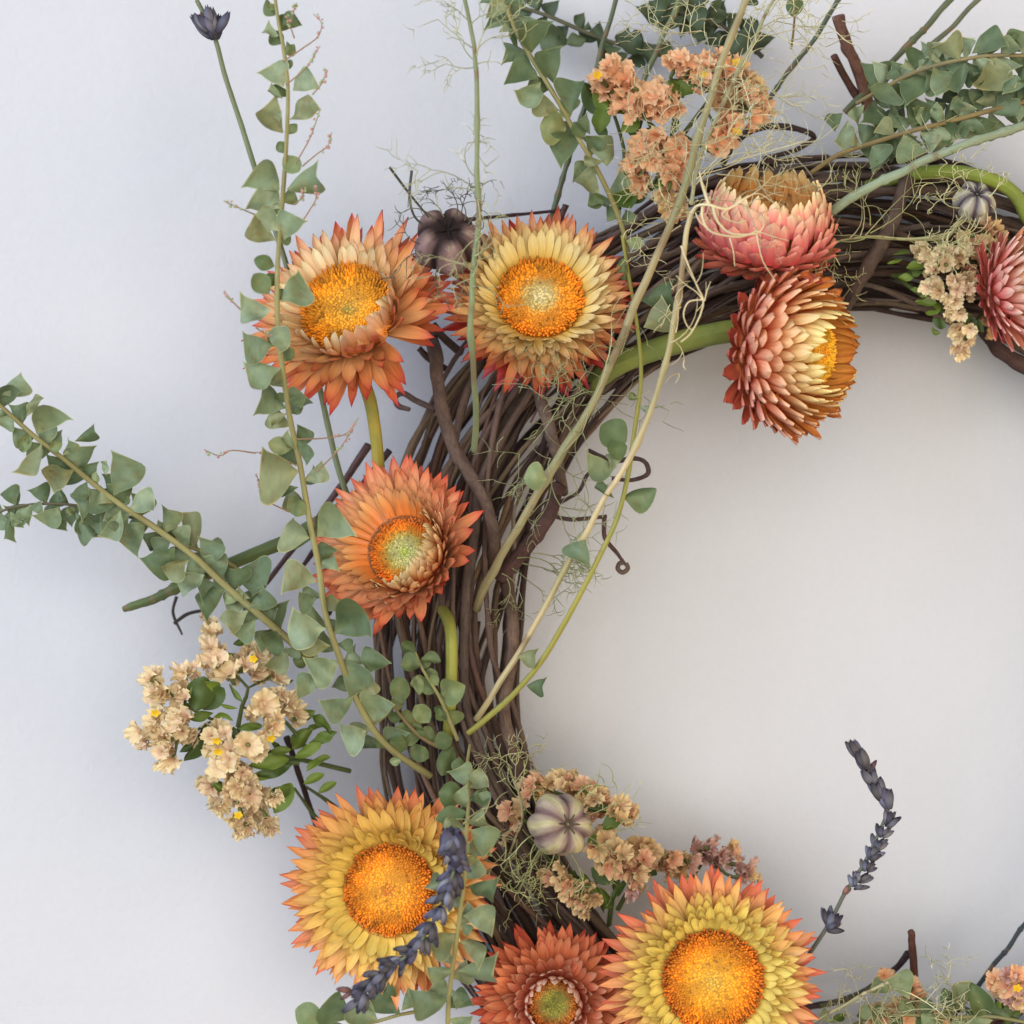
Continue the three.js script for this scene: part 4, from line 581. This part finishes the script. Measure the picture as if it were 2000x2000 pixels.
lavender('curved lavender spike standing free inside the ring beside the yellow strawflower', [[1738, 1575, .062], [1728, 1600, .062], [1706, 1650, .062], [1680, 1700, .062], [1650, 1745, .062], [1622, 1800, .062], [1590, 1850, .06], [1540, 1920, .05], [1480, 1990, .04]],
  [[1690, 1500, .062, 112, 5, 34, .3], [1680, 1482, .062, 118, 3, 37, .15], [1705, 1530, .062, 110, 5, 34, .34], [1720, 1560, .062, 110, 6, 39, .3], [1735, 1576, .062, 104, 6, 39, .26], [1735, 1575, .061, 110, 5, 22, .6, 'brown'], [1692, 1506, .061, 90, 4, 29, .6, 'brown'],
    [1733, 1610, .062, 70, 7, 27, .7], [1722, 1632, .062, 66, 7, 25, .8], [1712, 1655, .062, 64, 7, 25, .8], [1701, 1676, .062, 62, 7, 25, .8], [1692, 1698, .062, 62, 7, 25, .8], [1676, 1722, .062, 60, 8, 25, .9], [1668, 1735, .062, 60, 6, 24, 1.2], [1648, 1748, .062, 62, 3, 18, .3, 'brown'], [1618, 1812, .062, 75, 7, 39, .55], [1616, 1814, .063, 40, 4, 29, .8]], { r0: 3, r1: 5, col: '#666a58', col2: '#5a5c50' });
const bareStem = (label, pts, r, col, col2, name = 'cut_stem', cat = 'stem') => { const cv = new THREE.CatmullRomCurve3(pts.map((p) => V(p[0], p[1], p[2] * 1e4)), false, 'centripetal'), nk = Math.max(6, Math.round(cv.getLength() / 55)); pts = Array.from({ length: nk + 1 }, (_, i) => { const p = cv.getPoint(i / nk), e = i && i < nk ? 2.2 : 0; return [p.x + rr(-e, e), p.y + rr(-e, e), p.z / 1e4]; });
  const nodes = Array.from({ length: 4 }, () => rnd()), p0 = at(...pts[pts.length - 1]), g = thing(name, label, cat, p0, 'bare stems in the wreath'), mb = new MB(), c = C(col), c2 = C(col2 ?? col); rod(mb, pts.map((p) => at(...p)), (t) => lerp(r[0], r[1], t) * sc(.05) * (.92 + .16 * vnoise(t * 17, pts[0][1]) + nodes.reduce((q, n) => q + .3 * Math.exp(-Math.pow((t - n) * 90, 2)), 0)), (t) => mixC(mixC(c, c2, vnoise(t * 10, pts[0][0])), C('#7a6244'), .7 * smooth(.7, .9, vnoise(t * 24, pts[0][1]))), 8, 110, .22); part('stalk', mb.geo(p0), stemMat, g); return g; };
bareStem('slim dark green stem rising behind the upper leafy sprig left of the peach statice', [[1205, -10, .03], [1180, 80, .03], [1150, 180, .03], [1110, 310, .03], [1075, 430, .028], [1050, 520, .022]], [5, 5.5], '#5c6448', '#4e563e');
bareStem('olive stem crossing behind the peach statice down from the top edge', [[1330, -10, .036], [1305, 50, .036], [1285, 90, .036], [1250, 180, .034], [1235, 240, .032]], [6, 5], '#7e8360', '#67704c');
bareStem('dark green stem slanting from the top edge down to the tan statice', [[1645, -15, .03], [1600, 60, .03], [1550, 130, .03], [1500, 195, .03], [1420, 300, .024]], [4.5, 5], '#5a634c', '#505a44');
bareStem('upper of two parallel green stems in the top right corner', [[1870, -15, .035], [1810, 50, .034], [1740, 125, .032], [1650, 220, .026]], [6, 6.5], '#646a4c', '#585f42');
bareStem('lower of two parallel green stems in the top right corner', [[1925, -15, .036], [1860, 50, .035], [1780, 125, .032], [1700, 210, .026]], [5, 5.5], '#6a6c50', '#5c5f46');
bareStem('dark slim stem crossing the bottom right corner', [[2015, 1790, .03], [1980, 1835, .027], [1940, 1885, .024], [1900, 1940, .02], [1840, 2010, .014]], [5, 5], '#3e4646', '#343a3a');
bareStem('pale green stem running from the right edge down to the pink cup strawflower', [[2020, 235, .066], [1950, 262, .066], [1850, 295, .066], [1760, 335, .064], [1690, 370, .062], [1630, 408, .056], [1560, 450, .04]], [8, 9.5], '#93a080', '#8a9272');
bareStem('thick cut green stem poking out at left under the broad leafy sprig', [[242, 1190, .03], [275, 1178, .032], [330, 1155, .034], [430, 1110, .036], [545, 1062, .034], [640, 1010, .03], [720, 960, .024]], [7, 17], '#5d6c3c', '#4c5636');
bareStem('olive twig crossing low at the bottom edge right of the yellow strawflower', [[1600, 1965, .03], [1680, 1940, .028], [1740, 1900, .024]], [5, 4], '#5a5a3c', '#4c4a38');

// ------------------------------------------------------------------ nigella: pods, stems and thread-like foliage
function threads(mb, base, ang, len, z, o = {}) {   // a fine forked frond; angle in degrees, length in photo pixels
  const c = C(o.col ?? '#8d9468', 1.6), c2 = C(o.col2 ?? '#b0ac84', 1.6), r = (o.r ?? 1.3) * 1.15;
  const grow = (x, y, zz, a, L, depth, rad) => {
    const pts = [], k = rr(-75, 75) * (o.curl ?? 1); let cx = x, cy = y, cz = zz, ca = a;
    for (let i = 0; i <= 4; i++) { pts.push(at(cx, cy, cz)); ca += k / 4 + rr(-12, 12); cx += Math.cos(ca * Math.PI / 180) * L / 4; cy -= Math.sin(ca * Math.PI / 180) * L / 4; cz += rr(-.0012, .0014) * (L / 40); if (cz < .002) cz = .002; 
      if (depth > 0 && i > 0) for (const sgn of rnd() < .6 ? [1, -1] : [rnd() < .5 ? 1 : -1]) if (rnd() < .62) grow(cx, cy, cz, ca + sgn * rr(25, 60), L * rr(.3, .7), depth - 1, rad * .78); }
    rod(mb, pts, (t) => lerp(rad, rad * .45, t) * sc(z), mixC(c, c2, rnd()), 3, 6);
  };
  grow(base[0], base[1], z, ang, len, o.depth ?? 1, r);
}
function tangle(mb, list, o) { for (const [x, y, ang, len, z, d] of list) threads(mb, [x, y], ang, len, z, { ...o, depth: d ?? o.depth }); }
function nigellaStem(label, pts, r, col, col2, fronds, o = {}) {
  const g = bareStem(label, pts, r, col, col2, 'nigella_stem', 'stem'); delete g.userData.group;
  if (fronds.length) { const mb = new MB(); tangle(mb, fronds, { depth: 1, ...o }); part('foliage', mb.geo(g.position), threadMat, g, STUFF); }
  return g;
}
nigellaStem('upright green stem with feathery threads passing between the two upper left strawflowers', [[905, -10, .094], [918, 50, .094], [928, 110, .094], [931, 160, .094], [934, 260, .094], [932, 360, .094], [935, 440, .094], [925, 540, .096], [920, 620, .094], [926, 720, .084], [928, 800, .072], [926, 880, .056]], [3.6, 6], '#8d9468', '#77805a',
  [[925, 95, 140, 90, .094, 2], [928, 120, 160, 70, .094, 2], [930, 100, 60, 80, .094, 2], [930, 130, 190, 60, .094, 2], [931, 110, 100, 90, .096, 2], [932, 125, 20, 40, .094], [915, 40, 130, 60, .094, 2], [918, 50, 60, 50, .094], [932, 370, 140, 100, .094, 2], [933, 350, 160, 80, .094, 2], [934, 380, 120, 70, .094, 1], [934, 385, 60, 50, .094, 1], [933, 390, -60, 50, .096, 1], [930, 470, 50, 60, .098, 2], [928, 500, 20, 60, .098, 2], [926, 520, 160, 70, .098, 2], [924, 540, 70, 70, .098, 2], [924, 530, 120, 70, .098, 2], [922, 560, 30, 60, .098, 1], [924, 470, 200, 50, .098, 2], [922, 545, 190, 50, .098, 2]]);
nigellaStem('long green stem slanting across the ring from the top edge to the salmon strawflower', [[1462, -15, .076], [1422, 85, .077], [1390, 190, .077], [1360, 285, .077], [1330, 390, .076], [1288, 490, .076], [1235, 605, .075], [1200, 700, .074], [1160, 780, .072], [1110, 865, .068], [1060, 945, .062], [1010, 1035, .055], [965, 1110, .05], [930, 1190, .04]], [6.5, 9], '#a2946a', '#8d8a62',
  [[1180, 745, 120, 80, .074, 2], [1170, 760, 90, 110, .074, 1], [1165, 770, 60, 130, .076, 1], [1160, 770, 150, 110, .072, 2], [1165, 765, 170, 90, .072, 2], [1150, 790, 200, 70, .072, 2], [1150, 790, -80, 110, .07, 1], [1190, 715, 110, 70, .076, 1], [1110, 740, -60, 130, .068, 2], [1110, 745, -90, 140, .066, 2], [1140, 760, -120, 120, .066, 1], [1080, 920, -80, 110, .06, 2], [1085, 900, -60, 90, .06, 1], [1080, 940, 200, 60, .058, 2], [1065, 950, 150, 60, .058, 2], [1075, 930, -100, 130, .058, 2], [1100, 1080, 0, 60, .054, 2], [1010, 1090, 10, 90, .052, 2], [1020, 1100, -10, 80, .05, 2], [1000, 1110, -30, 80, .05, 2], [1040, 1080, 15, 80, .052, 2], [1100, 1090, 60, 90, .054, 2], [1090, 1000, -70, 80, .056, 2], [990, 1130, -60, 60, .05, 2], [980, 1120, -20, 70, .05, 2]], { col: '#7e8858', col2: '#a2a27c' });
const bentPts = [[1352, 412, .088], [1345, 430, .09], [1338, 480, .09], [1325, 580, .088], [1312, 650, .086], [1292, 740, .082], [1270, 800, .078], [1245, 865, .074], [1205, 935, .07], [1172, 985, .068], [1150, 1030, .066], [1110, 1098, .062], [1075, 1165, .058], [1040, 1230, .055], [1005, 1290, .052], [960, 1360, .048], [930, 1405, .042]];
const bent = nigellaStem('cream stem with pale branching threads bent over the pink cup strawflower', bentPts, [5, 6.5], '#d2bd90', '#9c9464',
  [[1310, 670, 30, 110, .088, 1], [1315, 665, -20, 60, .088, 1], [1318, 640, 110, 40, .088, 1], [1330, 600, 200, 40, .088, 1], [1320, 650, 60, 70, .088, 1]], { col: '#c0b684', col2: '#d2c69c' });
{
  const mb = new MB(), c = C('#d8c69a'), c2 = C('#c4b586');
  const arm = (pts, r0, r1) => rod(mb, pts.map(([x, y, z]) => at(x, y, z ?? .094)), (t) => lerp(r0, r1, t) * sc(.09), (t) => mixC(c, c2, t), 5, 16, .15);
  arm([[1350, 418, .089], [1362, 402, .092], [1385, 400, .095], [1420, 408], [1450, 390], [1462, 382]], 4, 1.6);
  arm([[1385, 400, .095], [1378, 380], [1370, 355], [1366, 335]], 4.5, 1.6);
  arm([[1372, 404, .093], [1372, 425], [1385, 450], [1415, 460], [1450, 462], [1480, 450]], 3, 1.6);
  arm([[1392, 402, .095], [1400, 430], [1425, 455], [1455, 458], [1480, 455], [1492, 440], [1478, 418]], 3, 1.2);
  arm([[1420, 408], [1410, 420], [1440, 435], [1460, 430]], 2, 1); arm([[1450, 390], [1480, 378], [1510, 395]], 1.6, .9);
  arm([[1478, 458], [1482, 480], [1490, 510], [1512, 545]], 1.6, .9); arm([[1425, 465], [1432, 490], [1435, 520]], 1.5, .9);
  arm([[1380, 445], [1365, 430], [1358, 415]], 2, 1.4); arm([[1480, 452], [1510, 462], [1540, 470]], 1.3, .8);
  arm([[1330, 480], [1345, 520], [1362, 560], [1374, 590], [1350, 650], [1330, 668]], 2, 1.6); arm([[1374, 585], [1345, 590], [1335, 615], [1345, 640], [1355, 645]], 1.6, 1.2); arm([[1374, 588], [1362, 572], [1338, 555], [1320, 538]], 1.4, .9); arm([[1376, 588], [1382, 565], [1388, 550]], 1.3, .8);
  part('bract', mb.geo(bent.position), threadMat, bent, STUFF);
}
nigellaStem('thread leaved stem forming the pale green tangle over the tan statice at top', [[1350, 400, .07], [1370, 300, .072], [1400, 230, .072], [1440, 150, .07], [1470, 80, .066], [1500, 20, .06], [1530, -20, .055]], [4, 3], '#9c9a72', '#a8a680',
  [[1360, 360, 60, 150, .08, 2], [1355, 380, 90, 130, .08, 2], [1365, 340, 20, 160, .08, 2], [1360, 350, 40, 170, .082, 2], [1370, 300, 150, 90, .08, 2], [1380, 280, 30, 120, .08, 2], [1370, 330, 0, 130, .082, 2], [1350, 400, 130, 110, .08, 2], [1345, 410, 160, 90, .078, 2], [1350, 420, 190, 90, .078, 2], [1355, 415, -150, 90, .078, 2], [1400, 240, 60, 100, .076, 2], [1390, 250, 10, 120, .076, 2], [1380, 290, 120, 90, .076, 2], [1400, 220, 140, 90, .076, 2], [1440, 150, 30, 110, .07, 2], [1450, 130, 70, 110, .07, 2], [1430, 170, 0, 110, .07, 2], [1460, 100, 100, 110, .064, 2], [1480, 60, 40, 100, .06, 2], [1500, 30, 70, 90, .06, 2], [1480, 70, 0, 100, .06, 2], [1510, 40, -10, 110, .056, 2], [1500, 50, -40, 100, .056, 2], [1400, 340, 5, 160, .084, 1], [1420, 320, 10, 150, .084, 1], [1370, 390, 20, 120, .086, 2], [1400, 180, 100, 90, .07, 2], [1330, 440, 220, 80, .074, 2], [1370, 60, 180, 90, .05, 2], [1340, 70, 160, 80, .05, 2], [1360, 90, 140, 80, .05, 2], [1330, 70, 60, 80, .05, 2], [1380, 80, 200, 100, .05, 2], ...Array.from({ length: 8 }, () => [rr(1335, 1440), rr(230, 440), rr(-60, 220), rr(60, 130), rr(.072, .09), 2])], { col: '#a4a378', col2: '#c4bd96', r: 1.25 });
nigellaStem('wisp of thread foliage lying on dark vines right of the pink cup strawflower', [[1640, 470, .055], [1690, 462, .058], [1760, 465, .06], [1830, 462, .062], [1855, 455, .064]], [2, 3], '#96925c', '#a8a476',
  [[1690, 460, 40, 140, .06, 2], [1680, 462, 60, 110, .06, 2], [1680, 462, 160, 70, .058, 2], [1690, 465, 200, 70, .058, 2], [1660, 465, 30, 90, .058, 2], [1700, 440, 70, 100, .06, 1], [1740, 465, 20, 60, .06, 1], [1640, 470, 190, 60, .056, 2], [1700, 455, 30, 150, .062, 1], [1570, 470, 10, 90, .056, 2], [1520, 340, 20, 130, .04, 1], [1600, 330, 40, 110, .04, 2]], { col: '#94955c', col2: '#aeab80' });
nigellaStem('pale thread tangle on the vines at the bottom right corner', [[1560, 2010, .05], [1620, 1980, .054], [1680, 1945, .056], [1735, 1918, .056]], [2.5, 3], '#b8b48c', '#a8a47c',
  [[1680, 1950, 120, 60, .056, 2], [1690, 1945, -70, 90, .056, 2], [1700, 1940, -20, 110, .054, 2], [1650, 1965, -60, 80, .054, 2], [1735, 1920, -60, 100, .054, 2], [1740, 1925, -90, 110, .054, 1], [1640, 1975, 100, 60, .054, 2], [1720, 1930, -140, 80, .052, 2], [1740, 1930, 0, 120, .05, 1], [1680, 1960, -110, 80, .05, 2], [1860, 1960, 90, 70, .05, 2], [1800, 1990, 60, 70, .05, 2], [1600, 2000, 60, 60, .05, 2], [1760, 1975, -30, 90, .05, 2], [1840, 1975, 150, 80, .05, 2], [1770, 1960, 30, 80, .05, 2]], { col: '#9a9a6c', col2: '#c4be98' });
nigellaStem('pale thread tangle on the vines above the striped seed pod', [[995, 1500, .05], [1010, 1540, .054], [1020, 1600, .056], [1000, 1650, .05], [985, 1700, .04]], [2.4, 2.4], '#a49a70', '#8e8a60',
  [[1010, 1540, 110, 60, .054, 2], [1005, 1530, 60, 60, .054, 2], [1012, 1560, 140, 60, .054, 2], [1000, 1620, 200, 80, .05, 2], [1000, 1640, 160, 80, .05, 2], [990, 1660, -120, 70, .046, 2], [1000, 1500, 120, 50, .05, 2], [1010, 1640, -100, 70, .048, 2], [980, 1480, 30, 50, .05, 2], [960, 1620, 210, 70, .05, 2], [890, 1600, 10, 80, .09, 1], [905, 1610, 60, 60, .09, 1], [1020, 1620, -50, 80, .05, 2], [1040, 1680, -70, 90, .048, 2], [1060, 1690, -20, 80, .048, 2]], { col: '#8a8a58', col2: '#aaa278' });

function pod(label, x, y, z, axis, R, squash, nr, c, o = {}) {   // inflated, ribbed seed pod with horns
  const p0 = at(x, y, z), g = thing('seed_pod', label, 'seed pod', p0, o.group), s = R * sc(z), up = V(...axis).normalize(), q = new THREE.Quaternion().setFromUnitVectors(V(0, 0, 1), up), mb = new MB(), na = 72, nv = 22, [groove, side, crest, streak] = c.map((h) => C(h, 1.25));
  for (let i = 0; i <= nv; i++) for (let j = 0; j <= na; j++) {
    const v = i / nv, a = j / na * 6.28319, ph = v * Math.PI, lobe = Math.abs(Math.cos(a * nr / 2 + (o.ph ?? 0))), rib = Math.pow(lobe, .45), pole = Math.sin(ph);
    let r = s * (Math.pow(pole, .8) * (.72 + .28 * rib)), h = s * squash * (Math.cos(ph) - (v < .3 ? .28 * Math.pow(1 - v / .3, 2) : 0));
    const wv = vnoise(a * 9 + x, v * 5) - .5, mid = smooth(.8, 1, lobe + wv * .2), st = smooth(.08, .6 + Math.max(0, .42 - v) * 1.5, lobe + wv * .25), col = mixC(mixC(groove, side, st), mixC(crest, streak, smooth(.05, .35, v) - smooth(.55, .9, v)), mid * .8).multiplyScalar(.8 + .4 * vnoise(a * 6, v * 9)).lerp(groove, o.eye ? 1 - smooth(o.eye * .45, o.eye, v) : 0);
    r *= 1 + (o.lump ?? .2) * (vnoise(a * 3 + x, v * 6) - .5);
    mb.v(V(Math.cos(a) * r, Math.sin(a) * r, h).applyQuaternion(q), col, j / na * 6, v);
  }
  for (let i = 0; i < nv; i++) for (let j = 0; j < na; j++) { const b = i * (na + 1) + j; mb.quad(b, b + na + 1, b + na + 2, b + 1); }
  part('capsule', mb.geo(), podMat, g);
  for (let k = 0; k < nr; k++) {
    const a = (k * 2 * Math.PI - 2 * (o.ph ?? 0)) / nr, m = new MB(), f = (r, h) => V(Math.cos(a) * r * s, Math.sin(a) * r * s, h * s).applyQuaternion(q), HL = o.horn ?? .5;
    rod(m, [f(.06, squash * .66), f(.12 + HL * .15, squash * .72 + HL * .4), f(.2 + HL * .55, squash * .72 + HL * .62)], (t) => s * lerp(.06, .018, t), C(o.hornCol ?? '#5a5038'), 5, 8); part('horn', m.geo(), podMat, g);
  }
  const m = new MB(); for (const [a, L, d, e] of o.fronds ?? []) threads(m, [x + Math.cos(a * Math.PI / 180) * R * (e ?? .8), y - Math.sin(a * Math.PI / 180) * R * (e ?? .8)], a + rr(-20, 20), L, z + (o.fz ?? -.002), { col: o.fcol, col2: o.fcol2, depth: d ?? 1, r: o.fr ?? 1.3, curl: 1.4 });
  if (m.n) part('bract', m.geo(p0), threadMat, g, STUFF);
  if (o.stem) { const w = new MB(), cc = C(o.stemCol ?? '#8c8c58'); rod(w, o.stem.map((p) => at(...p)), () => 3.6 * sc(z), cc, 6); part('stem', w.geo(p0), stemMat, g); }
  return g;
}
pod('dark purple ribbed seed pod with wiry threads between two strawflowers at upper left', 873, 472, .07, [.04, .42, .9], 68, .85, 5, ['#2a1e1c', '#6e5650', '#a08874', '#846a68'], { ph: .35, horn: .3, eye: .2, lump: .16, hornCol: '#2a2422', fronds: [[120, 70, 1], [100, 50, 1], [70, 60, 2], [50, 60, 2], [40, 70, 2], [185, 70, 1], [200, 60, 1], [250, 60, 1], [300, 70, 1], [330, 60, 1], [60, 50, 1]], fz: .006, fcol: '#4c5040', fcol2: '#5e6450', stem: [[880, 500, .062], [900, 560, .05], [925, 640, .035]] });
{ // two stiff dark bracts rising from the purple pod
  const g = scene.children[scene.children.length - 1];
  for (const l of [[[838, 425, .076], [805, 385, .078], [778, 350, .08], [761, 327, .082]], [[828, 442, .078], [808, 420, .08], [800, 380, .082], [804, 333, .084]]]) { const m = new MB(); rod(m, l.map((p) => at(...p)), (t) => lerp(2.4, 3, t) * sc(.078), C('#474538'), 6, 16, .2); part('spine', m.geo(g.position), threadMat, g); }
}
pod('pale green seed pod with purple stripes beside the tan statice', 1092, 1612, .068, [.36, .16, .92], 64, .95, 6, ['#6c5450', '#9a8a74', '#aa9e7c', '#b0a874'], { ph: .1, horn: .25, hornCol: '#6a5a44', fronds: [[200, 90, 2], [230, 80, 2], [160, 80, 2], [140, 70, 1], [260, 80, 2], [290, 80, 2], [60, 60, 1], [40, 70, 1], [20, 80, 1], [340, 70, 2], [320, 70, 2], [215, 60, 2]], fz: -.004, fcol: '#8a8e54', fcol2: '#a8a878', stem: [[1075, 1635, .055], [1040, 1690, .045], [1000, 1760, .03]] });
pod('small silvery seed pod in a nest of pale threads beside the cream statice', 1903, 395, .064, [.02, .45, .88], 40, .95, 6, ['#4a4048', '#8c8478', '#b8b4a0', '#c0ba98'], { ph: .4, horn: .3, hornCol: '#4a4040', fronds: [[200, 60, 2], [230, 60, 2], [260, 60, 2], [290, 60, 2], [320, 60, 2], [350, 50, 2], [170, 50, 2], [140, 50, 2], [110, 50, 1], [60, 50, 2], [20, 50, 2], [245, 50, 2], [275, 50, 2]], fz: .004, fcol: '#a4a070', fcol2: '#bcb88c', fr: 1.4, stem: [[1895, 420, .06], [1868, 440, .06], [1852, 462, .06], [1800, 468, .058], [1690, 462, .056]], stemCol: '#a8a470' });

renderer.render(scene, camera);
